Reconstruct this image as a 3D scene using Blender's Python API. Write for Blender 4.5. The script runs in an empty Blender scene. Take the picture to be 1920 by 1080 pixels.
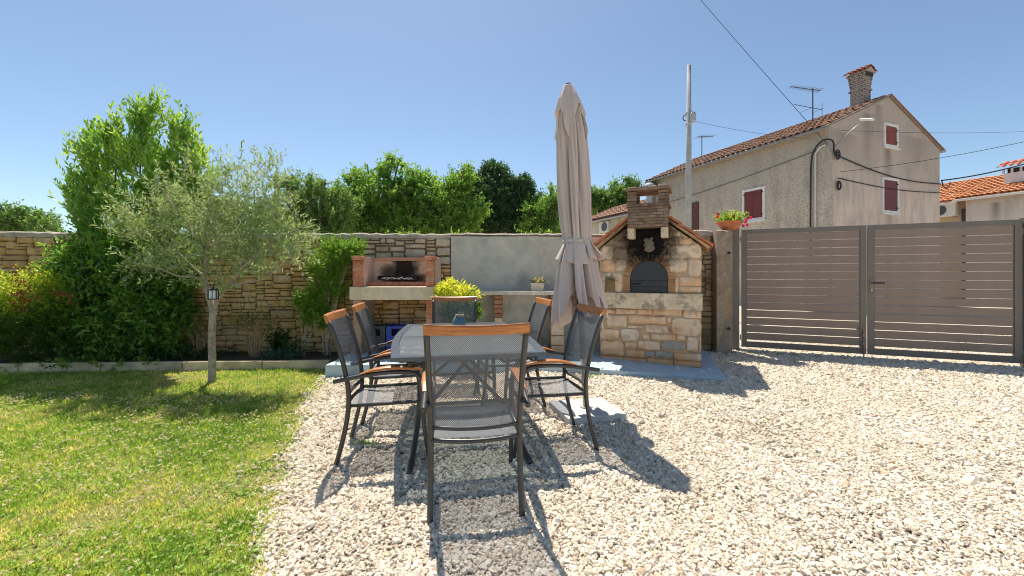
import bpy, bmesh, math, random
import numpy as np
from mathutils import Vector, Matrix, noise

sc = bpy.context.scene
R = math.radians
# ------------------------------------------------------------------ camera
EYE = 1.25; FPX = 770.0; HOR = 514.0      # eye height, focal length in photo pixels, horizon row
cam_d = bpy.data.cameras.new('camera'); cam = bpy.data.objects.new('camera', cam_d)
sc.collection.objects.link(cam); sc.camera = cam
cam.location = (0, 0, EYE); cam.rotation_euler = (R(90), 0, 0)
cam_d.sensor_width = 36; cam_d.lens = 36*FPX/1920
cam_d.shift_y = -(540-HOR)/1920
cam_d.clip_start = .05; cam_d.clip_end = 800
# ------------------------------------------------------------------ light
SUN_EL, SUN_AZ = 64.5, -19.5               # azimuth from +Y, positive towards +X
w = bpy.data.worlds.new('World'); sc.world = w; w.use_nodes = True
nt = w.node_tree; bg = nt.nodes['Background']
sky = nt.nodes.new('ShaderNodeTexSky'); sky.sky_type = 'NISHITA'; sky.sun_disc = False
sky.sun_elevation = R(SUN_EL); sky.sun_rotation = R(SUN_AZ)
sky.altitude = 0; sky.air_density = .8; sky.dust_density = .5; sky.ozone_density = 3.0
sg = nt.nodes.new('ShaderNodeMix'); sg.data_type = 'RGBA'; sg.blend_type = 'MULTIPLY'; sg.inputs[0].default_value = 1; sg.inputs[7].default_value = (.96, .955, .865, 1)
nt.links.new(sky.outputs[0], sg.inputs[6]); nt.links.new(sg.outputs[2], bg.inputs[0]); bg.inputs[1].default_value = 0.083
sd = bpy.data.lights.new('sun', 'SUN'); so = bpy.data.objects.new('sun', sd); sc.collection.objects.link(so)
sd.energy = 3.3; sd.angle = R(.53); sd.color = (1, .93, .82)
sv = Vector((math.sin(R(SUN_AZ))*math.cos(R(SUN_EL)), math.cos(R(SUN_AZ))*math.cos(R(SUN_EL)), math.sin(R(SUN_EL))))
so.rotation_euler = sv.to_track_quat('Z', 'Y').to_euler(); so.location = sv*60
vs = sc.view_settings; vs.view_transform = 'Standard'; vs.look = 'None'; vs.exposure = 1.13; vs.gamma = 1
vs.use_curve_mapping = False
sc.cycles.pixel_filter_type = 'BLACKMAN_HARRIS'; sc.cycles.filter_width = 1.05; sc.cycles.max_bounces = 8; sc.cycles.transparent_max_bounces = 24; sc.cycles.diffuse_bounces = 6

# ------------------------------------------------------------------ helpers
def gp(px, py, z=0.):                      # point seen at a pixel, at height z
    Y = (EYE-z)*FPX/(py-HOR); return ((px-960)/FPX*Y, Y)
def dp(px, py, Y):                         # point seen at a pixel, at distance Y
    return Vector(((px-960)/FPX*Y, Y, EYE-(py-HOR)/FPX*Y))

def tag(o, label=None, cat=None, group=None, kind=None):
    if label: o['label'] = label
    if cat: o['category'] = cat
    if group: o['group'] = group
    if kind: o['kind'] = kind
    return o
def link(o, parent=None):
    sc.collection.objects.link(o)
    if parent is not None: o.parent = parent
    return o
def thing(name, label, cat, loc=(0, 0, 0), rz=0., group=None):
    o = bpy.data.objects.new(name, None); o.empty_display_size = .1; link(o)
    o.location = loc; o.rotation_euler = (0, 0, rz)
    return tag(o, label, cat, group)
def copy_tree(o, parent=None):
    c = o.copy(); sc.collection.objects.link(c); c.parent = parent
    for ch in list(o.children): copy_tree(ch, c)
    return c
def smooth(me, s=True):
    me.polygons.foreach_set('use_smooth', [s]*len(me.polygons)); me.update()
def mesh_obj(name, V, F, mat, parent=None, sm=False):
    me = bpy.data.meshes.new(name); me.from_pydata([tuple(v) for v in V], [], F); me.update()
    if sm: smooth(me)
    o = bpy.data.objects.new(name, me); me.materials.append(mat); link(o, parent); return o
def np_mesh(name, V, F, mat, parent=None, sm=False, attr=None):
    V = np.asarray(V, dtype=np.float32).reshape(-1, 3); F = np.asarray(F, dtype=np.int32)
    k = F.shape[1]; me = bpy.data.meshes.new(name)
    me.vertices.add(len(V)); me.vertices.foreach_set('co', V.ravel())
    me.loops.add(F.size); me.loops.foreach_set('vertex_index', F.ravel())
    me.polygons.add(len(F)); me.polygons.foreach_set('loop_start', np.arange(0, F.size, k, dtype=np.int32))
    try: me.polygons.foreach_set('loop_total', np.full(len(F), k, dtype=np.int32))
    except Exception: pass
    me.update(calc_edges=True); me.validate()
    if attr is not None:
        a = me.attributes.new('tint', 'FLOAT', 'POINT'); a.data.foreach_set('value', np.asarray(attr, dtype=np.float32))
    if sm: smooth(me)
    o = bpy.data.objects.new(name, me); me.materials.append(mat); link(o, parent); return o

class MB:
    """collects simple shapes into one mesh"""
    def __init__(s): s.v = []; s.f = []
    def add(s, V, F):
        n = len(s.v); s.v += [tuple(p) for p in V]; s.f += [tuple(i+n for i in f) for f in F]; return s
    def box(s, a, b, bev=0., M=None):
        x0, y0, z0 = a; x1, y1, z1 = b
        if bev <= 0:
            V = [(x0,y0,z0),(x1,y0,z0),(x1,y1,z0),(x0,y1,z0),(x0,y0,z1),(x1,y0,z1),(x1,y1,z1),(x0,y1,z1)]
            F = [(0,3,2,1),(4,5,6,7),(0,1,5,4),(1,2,6,5),(2,3,7,6),(3,0,4,7)]
        else:
            bm = bmesh.new(); bmesh.ops.create_cube(bm, size=1)
            for v in bm.verts: v.co = ((x0+x1)/2+v.co.x*(x1-x0), (y0+y1)/2+v.co.y*(y1-y0), (z0+z1)/2+v.co.z*(z1-z0))
            bmesh.ops.bevel(bm, geom=bm.edges[:], offset=bev, segments=1, affect='EDGES')
            bm.verts.index_update(); V = [v.co.copy() for v in bm.verts]; F = [[v.index for v in f.verts] for f in bm.faces]; bm.free()
        if M is not None: V = [M @ Vector(v) for v in V]
        return s.add(V, F)
    def tube(s, pts, r, n=8, sq=1., cap=True):
        pts = [Vector(p) for p in pts]; m = len(pts)
        rs = r if hasattr(r, '__len__') else [r]*m
        V = []; F = []; up = None
        for i, p in enumerate(pts):
            t = (pts[min(i+1, m-1)]-pts[max(i-1, 0)]).normalized()
            if up is None:
                up = Vector((0, 0, 1)) if abs(t.z) < .9 else Vector((0, 1, 0))
            a = t.cross(up).normalized(); b = a.cross(t).normalized(); up = b
            for k in range(n):
                an = 2*math.pi*k/n
                V.append(p+a*math.cos(an)*rs[i]+b*math.sin(an)*rs[i]*sq)
        for i in range(m-1):
            for k in range(n):
                k2 = (k+1) % n
                F.append((i*n+k, i*n+k2, (i+1)*n+k2, (i+1)*n+k))
        if cap: F.append(tuple(range(n-1, -1, -1))); F.append(tuple((m-1)*n+k for k in range(n)))
        return s.add(V, F)
    def lathe(s, prof, n=20, c=(0, 0, 0)):
        V = []; F = []
        for (r, z) in prof:
            for k in range(n):
                a = 2*math.pi*k/n; V.append((c[0]+r*math.cos(a), c[1]+r*math.sin(a), c[2]+z))
        for i in range(len(prof)-1):
            for k in range(n):
                k2 = (k+1) % n; F.append((i*n+k, i*n+k2, (i+1)*n+k2, (i+1)*n+k))
        return s.add(V, F)
    def prism(s, poly, z0, z1):
        n = len(poly); V = []
        zf0 = z0 if callable(z0) else (lambda x, y: z0); zf1 = z1 if callable(z1) else (lambda x, y: z1)
        for x, y in poly: V.append((x, y, zf0(x, y)))
        for x, y in poly: V.append((x, y, zf1(x, y)))
        F = [tuple(range(n-1, -1, -1)), tuple(range(n, 2*n))]+[(i, (i+1) % n, n+(i+1) % n, n+i) for i in range(n)]
        return s.add(V, F)
    def build(s, name, mat, parent=None, sm=False):
        return mesh_obj(name, s.v, s.f, mat, parent, sm)
def smooth_path(pts, n=6):
    P = [Vector(p) for p in pts]; P = [2*P[0]-P[1]]+P+[2*P[-1]-P[-2]]; out = []
    for i in range(1, len(P)-2):
        for k in range(n):
            t = k/n; a, b, c, d = P[i-1:i+3]
            out.append(.5*((2*b)+(-a+c)*t+(2*a-5*b+4*c-d)*t*t+(-a+3*b-3*c+d)*t**3))
    out.append(P[-2]); return out
def bevel_mod(o, wd=.004, seg=2):
    m = o.modifiers.new('bevel', 'BEVEL'); m.width = wd; m.segments = seg; m.limit_method = 'ANGLE'; return o

# ------------------------------------------------------------------ materials
class NT:
    def __init__(s, name):
        s.m = bpy.data.materials.new(name); s.m.use_nodes = True; s.t = s.m.node_tree; s.N = s.t.nodes; s.L = s.t.links
        s.p = s.N['Principled BSDF']; s.out = s.N['Material Output']
    def n(s, typ, **kw):
        x = s.N.new(typ)
        for k, v in kw.items():
            if k.startswith('i_'):
                key = k[2:]; key = int(key) if key.isdigit() else key.replace('_', ' ')
                x.inputs[key].default_value = v
            else: setattr(x, k, v)
        return x
    def l(s, a, b): s.L.new(a, b)
    def coord(s, kind='Object', scale=(1, 1, 1)):
        c = s.n('ShaderNodeTexCoord'); m = s.n('ShaderNodeMapping'); m.inputs['Scale'].default_value = scale
        s.l(c.outputs[kind], m.inputs[0]); return m.outputs[0]
    def noise(s, vec, scale, detail=4, rough=.6, dist=0.):
        x = s.n('ShaderNodeTexNoise'); x.inputs['Scale'].default_value = scale; x.inputs['Detail'].default_value = detail
        x.inputs['Roughness'].default_value = rough; x.inputs['Distortion'].default_value = dist
        if vec is not None: s.l(vec, x.inputs['Vector'])
        return x.outputs['Fac']
    def ramp(s, fac, stops, interp='LINEAR'):
        x = s.n('ShaderNodeValToRGB'); e = x.color_ramp.elements; x.color_ramp.interpolation = interp
        while len(e) < len(stops): e.new(.5)
        for i, (p, c) in enumerate(stops):
            e[i].position = p; e[i].color = (c, c, c, 1) if not hasattr(c, '__len__') else tuple(c)+((1,) if len(c) == 3 else ())
        s.l(fac, x.inputs[0]); return x.outputs[0]
    def mix(s, fac, a, b, typ='MIX'):
        x = s.n('ShaderNodeMix', data_type='RGBA', blend_type=typ)
        for v, i in ((fac, 0), (a, 6), (b, 7)):
            if hasattr(v, 'is_linked') or isinstance(v, bpy.types.NodeSocket): s.l(v, x.inputs[i])
            elif i == 0: x.inputs[0].default_value = v
            else: x.inputs[i].default_value = tuple(v)+((1,) if len(v) == 3 else ())
        return x.outputs[2]
    def math(s, op, a, b=None, clamp=False):
        x = s.n('ShaderNodeMath', operation=op); x.use_clamp = clamp
        for i, v in enumerate((a, b)):
            if v is None: continue
            if isinstance(v, bpy.types.NodeSocket): s.l(v, x.inputs[i])
            else: x.inputs[i].default_value = v
        return x.outputs[0]
    def bump(s, h, strength=.5, dist=.01):
        b = s.n('ShaderNodeBump'); b.inputs['Strength'].default_value = strength; b.inputs['Distance'].default_value = dist
        s.l(h, b.inputs['Height']); s.l(b.outputs[0], s.p.inputs['Normal']); return b
    def base(s, c): s.l(c, s.p.inputs['Base Color']) if isinstance(c, bpy.types.NodeSocket) else setattr(s.p.inputs['Base Color'], 'default_value', tuple(c)+(1,))
    def rough(s, v): s.p.inputs['Roughness'].default_value = v

def plain(name, col, rough=.6, var=.15, scale=8, metal=0., bump=0., bscale=80, bdist=.002, spec=.5):
    m = NT(name); v = m.coord()
    a = tuple(c*(1-var) for c in col); b = tuple(min(1, c*(1+var)) for c in col)
    m.base(m.ramp(m.noise(v, scale, 5), [(.3, a), (.7, b)])); m.rough(rough)
    m.p.inputs['Metallic'].default_value = metal; m.p.inputs['Specular IOR Level'].default_value = spec
    if bump: m.bump(m.noise(v, bscale, 3), bump, bdist)
    return m.m

def stone_mat(name, cols, nscale=14, bump=.8, bdist=.012, dark=(.05, .04, .03), darkness=.5, soot=None, moss=0., orange=None, splash=0., lichen=0.):
    """rubble: colour per stone (object random), mottled, pitted. soot = (cx, cz, rx, rz) a stain in wall coordinates"""
    m = NT(name); v = m.coord(); oi = m.n('ShaderNodeObjectInfo')
    k = len(cols)
    geo = m.n('ShaderNodeAttribute', attribute_name='tint')
    rnd = m.math('FRACT', m.math('ADD', oi.outputs['Random'], geo.outputs['Fac']))
    c = m.ramp(rnd, [((i+.0)/(k-1), cols[i]) for i in range(k)])
    n1 = m.noise(v, nscale, 8, .65); n2 = m.noise(v, nscale*.32, 4, .5, .6); n3 = m.noise(v, nscale*5, 5, .7)
    c = m.mix(m.ramp(n1, [(.35, 0.), (.72, darkness)]), c, dark)
    c = m.mix(m.ramp(n2, [(.45, 0.), (.75, .55)]), c, tuple(min(1, x*1.25) for x in cols[-1]))
    if orange: c = m.mix(m.ramp(m.noise(v, 3.3, 4, .6), [(.5, 0.), (.68, .75)]), c, orange)
    c = m.mix(m.ramp(n3, [(.3, .35), (.48, 0.)]), c, dark)
    if moss: c = m.mix(m.ramp(m.noise(v, 2.3, 6, .6), [(.48, 0.), (.66, moss)]), c, (.055, .065, .03))
    if lichen: c = m.mix(m.ramp(m.noise(v, 7., 7, .7, .4), [(.52, 0.), (.62, lichen)]), c, (.13, .115, .095))
    if splash:                                                    # red soil splashed up the foot of the wall
        sz_ = m.n('ShaderNodeSeparateXYZ'); m.l(v, sz_.inputs[0])
        c = m.mix(m.ramp(m.math('ADD', sz_.outputs[2], m.math('MULTIPLY', m.noise(v, 5, 5, .6), .42)), [(.30, .8), (.48, 0.)]), c, splash)
    if soot:
        sep = m.n('ShaderNodeSeparateXYZ'); tc = m.n('ShaderNodeTexCoord'); m.l(tc.outputs['Object'], sep.inputs[0])
        tot = None
        for (cx, cz, rx, rz, amt) in soot:
            dx = m.math('DIVIDE', m.math('SUBTRACT', sep.outputs[0], cx), rx); dz = m.math('DIVIDE', m.math('SUBTRACT', sep.outputs[2], cz), rz)
            d = m.math('SQRT', m.math('ADD', m.math('MULTIPLY', dx, dx), m.math('MULTIPLY', dz, dz)))
            d = m.math('ADD', d, m.math('MULTIPLY', m.math('SUBTRACT', m.noise(v, 11, 6, .7), .5), 1.1))
            f = m.ramp(d, [(.5, amt), (.8, amt*.6), (1.2, 0.)])
            tot = f if tot is None else m.math('MAXIMUM', tot, f)
        c = m.mix(tot, c, (.012, .01, .009))
    m.base(c); m.rough(.93); m.p.inputs['Specular IOR Level'].default_value = .2
    h = m.math('ADD', m.math('MULTIPLY', n1, 1.), m.math('MULTIPLY', n3, .45)); m.bump(h, bump, bdist)
    return m.m

def leaf_mat(name, cols, trans=.45, rough=.5, spec=.35, back=None):
    m = NT(name); at = m.n('ShaderNodeAttribute', attribute_name='tint')
    k = len(cols); c = m.ramp(at.outputs['Fac'], [(i/(k-1), cols[i]) for i in range(k)])
    if back:
        g = m.n('ShaderNodeNewGeometry'); c = m.mix(g.outputs['Backfacing'], c, back)
    m.base(c); m.rough(rough); m.p.inputs['Specular IOR Level'].default_value = spec
    tr = m.n('ShaderNodeBsdfTranslucent'); tc = m.mix(1., c, (1.45, 1.4, .75), 'MULTIPLY'); m.l(tc, tr.inputs[0])
    mx = m.n('ShaderNodeMixShader'); mx.inputs[0].default_value = trans
    m.l(m.p.outputs[0], mx.inputs[1]); m.l(tr.outputs[0], mx.inputs[2]); m.l(mx.outputs[0], m.out.inputs[0])
    return m.m

M = {}
HONEY = [(.58, .31, .12), (.70, .46, .22), (.48, .30, .16), (.78, .55, .31), (.62, .34, .13), (.66, .52, .36)]
M['wall_stone'] = stone_mat('wall_stone_material', HONEY, 13, .9, .012, (.20, .12, .055), .35, moss=.25, orange=(.58, .29, .08))
M['grey_stone'] = stone_mat('lichen_stone_material', [(.52, .43, .32), (.64, .55, .43), (.46, .36, .26), (.70, .61, .49)], 16, .9, .012, (.2, .16, .12), .35, moss=.2)
M['mossy_stone'] = stone_mat('mossy_stone_material', [(.36, .27, .16), (.46, .36, .22), (.30, .24, .15), (.52, .42, .28)], 12, 1., .014, (.10, .08, .045), .5, moss=.6, orange=(.36, .2, .08))
M['soil_mortar'] = plain('dark_joint_material', (.19, .13, .08), .95, .5, 18, bump=.8, bscale=60, bdist=.01)
M['gate_frame'] = plain('gate_frame_paint', (.175, .150, .130), .45, .08, 4, bump=.06, bscale=200)
M['gate_metal'] = plain('gate_brown_paint', (.26, .195, .155), .45, .10, 2.2, bump=.06, bscale=200)
M['frame'] = plain('chair_frame_metal', (.070, .068, .066), .38, .12, 30, metal=.35)
M['table_metal'] = plain('table_frame_metal', (.085, .105, .125), .32, .12, 20, metal=.3)
M['cable'] = plain('black_cable', (.015, .016, .018), .6, .2)
M['soot_metal'] = plain('sooty_steel', (.03, .028, .028), .7, .5, 25, metal=.3, bump=.3)
M['galv'] = plain('galvanised_metal', (.42, .43, .44), .5, .15, 10, metal=.5)
M['concrete_pole'] = plain('pale_concrete_pole', (.36, .37, .37), .9, .18, 5, bump=.2, bscale=90)
M['white_paint'] = plain('weathered_white_paint', (.72, .70, .67), .8, .12, 9)
M['terracotta'] = plain('terracotta', (.50, .19, .09), .85, .3, 12, bump=.3, bscale=60)
M['soil'] = plain('garden_soil', (.075, .052, .034), .95, .5, 14, bump=1, bscale=35, bdist=.03)
M['bark'] = plain('grey_bark', (.42, .34, .25), .95, .4, 22, bump=1, bscale=45, bdist=.008)
M['dark_bark'] = plain('brown_bark', (.12, .09, .06), .95, .4, 22, bump=1, bscale=45, bdist=.01)
M['dry_stem'] = plain('dry_stem', (.42, .29, .17), .9, .25, 30)
def mk_wood():
    m = NT('oiled_teak'); v = m.coord('Object', (60, 60, 60)); v2 = m.coord('Object', (6, 80, 80))
    n = m.noise(v2, 1, 5, .6, .3); m.base(m.ramp(n, [(.25, (.30, .095, .022)), (.5, (.47, .17, .045)), (.75, (.60, .25, .075))])); m.rough(.38)
    m.bump(n, .15, .001); return m.m
M['teak'] = mk_wood()

# ------------------------------------------------------------------ foliage tools
def nrm(a): return a/np.maximum(np.linalg.norm(a, axis=-1, keepdims=True), 1e-9)
def rdir(rs, n): return nrm(rs.normal(size=(n, 3)))
class Leaves:
    def __init__(s): s.P = []; s.D = []; s.N = []; s.L = []; s.W = []; s.T = []
    def add(s, P, D, N, L, W, T):
        s.P.append(P); s.D.append(D); s.N.append(N); s.L.append(L); s.W.append(W); s.T.append(T)
    def twigs(s, rs, P, D, TL, m, L, W, spread=.9, up=.15, tint=None, lv=.25, flat=.55):
        """m leaves along each twig that starts at P, runs along D and is TL long"""
        n = len(P); t = np.linspace(.08, 1., m)[None, :, None]+rs.uniform(-.04, .04, (n, m, 1))
        TL = np.broadcast_to(np.asarray(TL, dtype=float).reshape(-1, 1, 1), (n, 1, 1))
        pos = P[:, None, :]+D[:, None, :]*TL*t
        rad = nrm(np.cross(D[:, None, :], rs.normal(size=(n, m, 3))))
        d = nrm(D[:, None, :]*(1-spread*.55)+rad*spread+np.array([0, 0, up]))
        N = nrm(np.cross(d, rs.normal(size=(n, m, 3)))*(1-flat)+np.array([0, 0, 1.])*flat+rad*.1)
        k = n*m; d = d.reshape(k, 3); N = N.reshape(k, 3); N = nrm(N-d*(N*d).sum(1, keepdims=True))
        LL = L*(1+rs.uniform(-lv, lv, k)); WW = W*(1+rs.uniform(-lv, lv, k))
        tt = np.repeat(tint if tint is not None else rs.uniform(0, 1, n), m)+rs.normal(0, .12, k)
        s.add(pos.reshape(k, 3), d, N, LL, WW, np.clip(tt, 0, 1))
    def build(s, name, mat, parent=None, fold=.12):
        P = np.concatenate(s.P); D = np.concatenate(s.D); N = np.concatenate(s.N)
        L = np.concatenate(s.L)[:, None]; W = np.concatenate(s.W)[:, None]; T = np.concatenate(s.T)
        S = np.cross(D, N); V = np.stack([P, P+D*L*.48+S*W/2+N*W*fold, P+D*L-N*L*.06, P+D*L*.48-S*W/2+N*W*fold], 1)
        n = len(P); i = np.arange(n)[:, None]*4
        F = np.concatenate([i+np.array([[0, 1, 2]]), i+np.array([[0, 2, 3]])])
        return np_mesh(name, V, F, mat, parent, attr=np.repeat(T, 4))
def blob_points(rs, n, blobs, shell=.55):
    """points in a set of ellipsoids (cx,cy,cz,rx,ry,rz), more of them near the surface; also the outward direction"""
    vol = np.array([b[3]*b[4]*b[5] for b in blobs])**.75; idx = rs.choice(len(blobs), n, p=vol/vol.sum())
    B = np.array(blobs)[idx]; d = rdir(rs, n); r = (rs.uniform(0, 1, n)**(1/3.))*(1-shell)+shell*rs.uniform(.75, 1.03, n)
    return B[:, :3]+d*B[:, 3:]*r[:, None], nrm(d/B[:, 3:]*B[:, 3:].mean(1, keepdims=True))

# ------------------------------------------------------------------ ground and sky-side setting
def in_poly(x, y, poly):
    c = np.zeros(len(x), bool); n = len(poly)
    for i in range(n):
        x0, y0 = poly[i]; x1, y1 = poly[(i+1) % n]
        if y0 == y1: continue
        c ^= ((y0 > y) != (y1 > y)) & (x < (x1-x0)*(y-y0)/(y1-y0)+x0)
    return c
def pnoise(x, y, s, o=0.):
    return np.array([noise.noise(Vector((a*s+o, b*s, o))) for a, b in zip(x, y)])

EDGE = [(-1.0, .5), (-1.05, 1.62), (-1.12, 1.80), (-1.30, 2.2), (-1.36, 2.5), (-1.50, 2.75), (-1.60, 3.0), (-1.72, 3.3), (-1.80, 3.6), (-1.98, 3.95), (-2.05, 4.3), (-2.16, 4.7), (-2.30, 5.02)]
def kerb_y(x): return 5.17+(x+6.45)*(.21/3.94)
LAWN = EDGE+[(-2.45, kerb_y(-2.45)), (-14, kerb_y(-14)), (-14, .5)]
PLAT = [(-2.24, 4.92), (-.9, 5.12), (.34, 5.23), (1.05, 5.06), (2.475, 4.74), (3.02, 6.36), (3.02, 7.0), (-2.24, 6.9)]
BASE_C, BASE_R = (.657, 3.64), R(14)

def mk_earth():
    m = NT('dry_earth_material'); v = m.coord(); n = m.noise(v, .35, 8, .6); n2 = m.noise(v, 30, 4, .7)
    c = m.ramp(n, [(.35, (.60, .52, .42)), (.55, (.55, .47, .36)), (.7, (.34, .33, .2))])
    c = m.mix(m.ramp(n2, [(.35, .5), (.6, 0.)]), c, (.16, .13, .09)); m.base(c); m.rough(1); m.bump(n2, .6, .03); return m.m
mesh_obj('ground', [(-250, -120, -.03), (250, -120, -.03), (250, 380, -.03), (-250, 380, -.03)], [(0, 1, 2, 3)], mk_earth())['kind'] = 'structure'

def mk_gravelbed():
    m = NT('gravel_bed_material'); v = m.coord(); vo = m.n('ShaderNodeTexVoronoi'); vo.inputs['Scale'].default_value = 42; m.l(v, vo.inputs['Vector'])
    n = m.noise(v, 4, 4)
    c = m.ramp(vo.outputs['Color'], [(.1, (.50, .43, .34)), (.5, (.62, .54, .44)), (.9, (.72, .65, .55))])
    c = m.mix(m.ramp(vo.outputs['Distance'], [(.35, 0.), (.75, .85)]), c, (.17, .13, .095)); m.base(c); m.rough(.95)
    m.bump(m.math('MULTIPLY', vo.outputs['Distance'], -1.), 1., .012); return m.m
GRAV = EDGE+[(-2.30, 7.2), (14, 7.2), (14, .5)]
MB().add([(x, y, 0) for x, y in [(-1.0, -3)]+EDGE+[(-2.3, 9.), (16, 9.), (16, -3)]], [tuple(range(len(EDGE)+4))[::-1]]).build('gravel_bed', mk_gravelbed())['kind'] = 'structure'

def mk_lawnbase():
    m = NT('lawn_soil_material'); v = m.coord(); n = m.noise(v, 2.2, 6, .6); n2 = m.noise(v, 70, 4, .7)
    c = m.ramp(n, [(.35, (.20, .26, .045)), (.55, (.32, .32, .08)), (.75, (.48, .37, .18))])
    c = m.mix(m.ramp(n2, [(.4, .6), (.6, 0.)]), c, (.035, .05, .015)); m.base(c); m.rough(1); m.bump(n2, 1, .02); return m.m
MB().add([(x, y, .004) for x, y in [(-1.0, -3)]+EDGE+[(-2.45, kerb_y(-2.45)), (-18, kerb_y(-18)), (-18, -3)]], [tuple(range(len(EDGE)+4))]).build('lawn', mk_lawnbase())['kind'] = 'structure'
# planting bed behind the kerb
MB().prism([(-16, kerb_y(-16)+.07), (-2.26, kerb_y(-2.26)+.07), (-2.26, 6.6), (-16, 6.2)], 0., .085).build('planting_bed', M['soil'])['kind'] = 'structure'

# pebbles: instanced stones, denser where the eye is close
def pebble_mat():
    m = NT('pebble_material'); oi = m.n('ShaderNodeObjectInfo'); v = m.coord('Object')
    c = m.ramp(oi.outputs['Random'], [(0, (.56, .47, .36)), (.2, (.70, .62, .49)), (.45, (.78, .71, .59)), (.6, (.73, .65, .52)), (.8, (.83, .78, .67)), (.9, (.61, .52, .41)), (.96, (.48, .39, .30)), (1, (.50, .34, .22))])
    g = m.n('ShaderNodeNewGeometry'); n = m.noise(g.outputs['Position'], 260, 3, .7)
    pt = m.noise(g.outputs['Position'], 1.4, 3, .5)
    c = m.mix(m.ramp(n, [(.35, .35), (.55, 0.)]), c, (.42, .34, .27)); c = m.mix(m.ramp(pt, [(.4, 0.), (.72, .32)]), c, (.60, .48, .34))
    m.base(c); m.rough(.85); m.p.inputs['Specular IOR Level'].default_value = .25; return m.m
def scatter_group(name, mat):
    g = bpy.data.node_groups.new(name, 'GeometryNodeTree')
    g.interface.new_socket('Geometry', in_out='INPUT', socket_type='NodeSocketGeometry'); g.interface.new_socket('Geometry', in_out='OUTPUT', socket_type='NodeSocketGeometry')
    N = g.nodes; L = g.links; gi = N.new('NodeGroupInput'); go = N.new('NodeGroupOutput'); iop = N.new('GeometryNodeInstanceOnPoints')
    g2i = N.new('GeometryNodeGeometryToInstance')
    for k in range(5):
        ico = N.new('GeometryNodeMeshIcoSphere'); ico.inputs['Radius'].default_value = 1; ico.inputs['Subdivisions'].default_value = 2
        sp = N.new('GeometryNodeSetPosition'); nz = N.new('ShaderNodeTexNoise'); nz.noise_dimensions = '4D'
        nz.inputs['W'].default_value = k*7.3; nz.inputs['Scale'].default_value = 1.1; nz.inputs['Detail'].default_value = 1.
        sub = N.new('ShaderNodeVectorMath'); sub.operation = 'SUBTRACT'; sub.inputs[1].default_value = (.5, .5, .5)
        mul = N.new('ShaderNodeVectorMath'); mul.operation = 'SCALE'; mul.inputs['Scale'].default_value = 1.9
        L.new(nz.outputs['Color'], sub.inputs[0]); L.new(sub.outputs[0], mul.inputs[0]); L.new(mul.outputs[0], sp.inputs['Offset'])
        L.new(ico.outputs['Mesh'], sp.inputs['Geometry'])
        sm = N.new('GeometryNodeSetMaterial'); sm.inputs['Material'].default_value = mat; L.new(sp.outputs[0], sm.inputs[0])
        L.new(sm.outputs[0], g2i.inputs[0])
    def at(nm, dt):
        a = N.new('GeometryNodeInputNamedAttribute'); a.data_type = dt; a.inputs['Name'].default_value = nm
        return [o for o in a.outputs if o.enabled and o.name == 'Attribute'][0]
    e2r = N.new('FunctionNodeEulerToRotation'); L.new(at('rot', 'FLOAT_VECTOR'), e2r.inputs[0])
    L.new(gi.outputs[0], iop.inputs['Points']); L.new(g2i.outputs[0], iop.inputs['Instance'])
    iop.inputs['Pick Instance'].default_value = True; L.new(at('idx', 'INT'), iop.inputs['Instance Index'])
    L.new(e2r.outputs[0], iop.inputs['Rotation']); L.new(at('scl', 'FLOAT_VECTOR'), iop.inputs['Scale']); L.new(iop.outputs[0], go.inputs[0])
    return g
def rand_xy(rs, n, x0, x1, y0, y1): return rs.uniform(x0, x1, n), rs.uniform(y0, y1, n)
rs = np.random.RandomState(3); PX = []; PY = []; PS = []
for (x0, x1, y0, y1, dens, s) in ((-1.8, 3.2, 1.2, 2.2, 14000, .0060), (-2.1, 4.8, 2.2, 3.3, 11000, .0065), (-2.4, 6.8, 3.3, 4.6, 7600, .0075), (-2.4, 8.6, 4.6, 7.4, 5000, .0090)):
    n = int((x1-x0)*(y1-y0)*dens); x, y = rand_xy(rs, n, x0, x1, y0, y1); PX.append(x); PY.append(y); PS.append(np.full(n, s))
x = np.concatenate(PX); y = np.concatenate(PY); s = np.concatenate(PS)
keep = (np.abs(x) < y*1.30+1.1)
x, y, s = x[keep], y[keep], s[keep]
jx = x+.09*pnoise(x, y, 4.)+.06*rs.normal(size=len(x)); lawn_side = in_poly(jx, y, LAWN)
stray = in_poly(x, y, PLAT) & (rs.uniform(0, 1, len(x)) < .006) & (y < 5.6)
keep = ~lawn_side & (~in_poly(x, y, PLAT) | stray) & ~((x < -2.2) & (y > 5.0))
dx, dy = x-BASE_C[0], y-BASE_C[1]; lx = dx*math.cos(BASE_R)+dy*math.sin(BASE_R); ly = -dx*math.sin(BASE_R)+dy*math.cos(BASE_R)
thin = pnoise(x, y, 1.3, 40.)+.5*pnoise(x, y, 6., 41.); keep &= ~((thin > .28) & (rs.uniform(0, 1, len(x)) < .45))
keep &= ~((abs(lx) < .262) & (abs(ly) < .242))
x, y, s = x[keep], y[keep], s[keep]; n = len(x); on_plat = in_poly(x, y, PLAT)
sz = s*np.exp(rs.normal(0, .36, n)); lift = rs.uniform(0, 1, n)**2*.008
und = .007*pnoise(x, y, 2.3)+.004*pnoise(x, y, 7., 5.)
me = bpy.data.meshes.new('gravel_stones'); me.vertices.add(n); me.vertices.foreach_set('co', np.stack([x, y, .002+sz*.35+np.where(on_plat, .160-.047*(x+2.24)*.52, lift+und)], 1).astype(np.float32).ravel())
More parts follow.
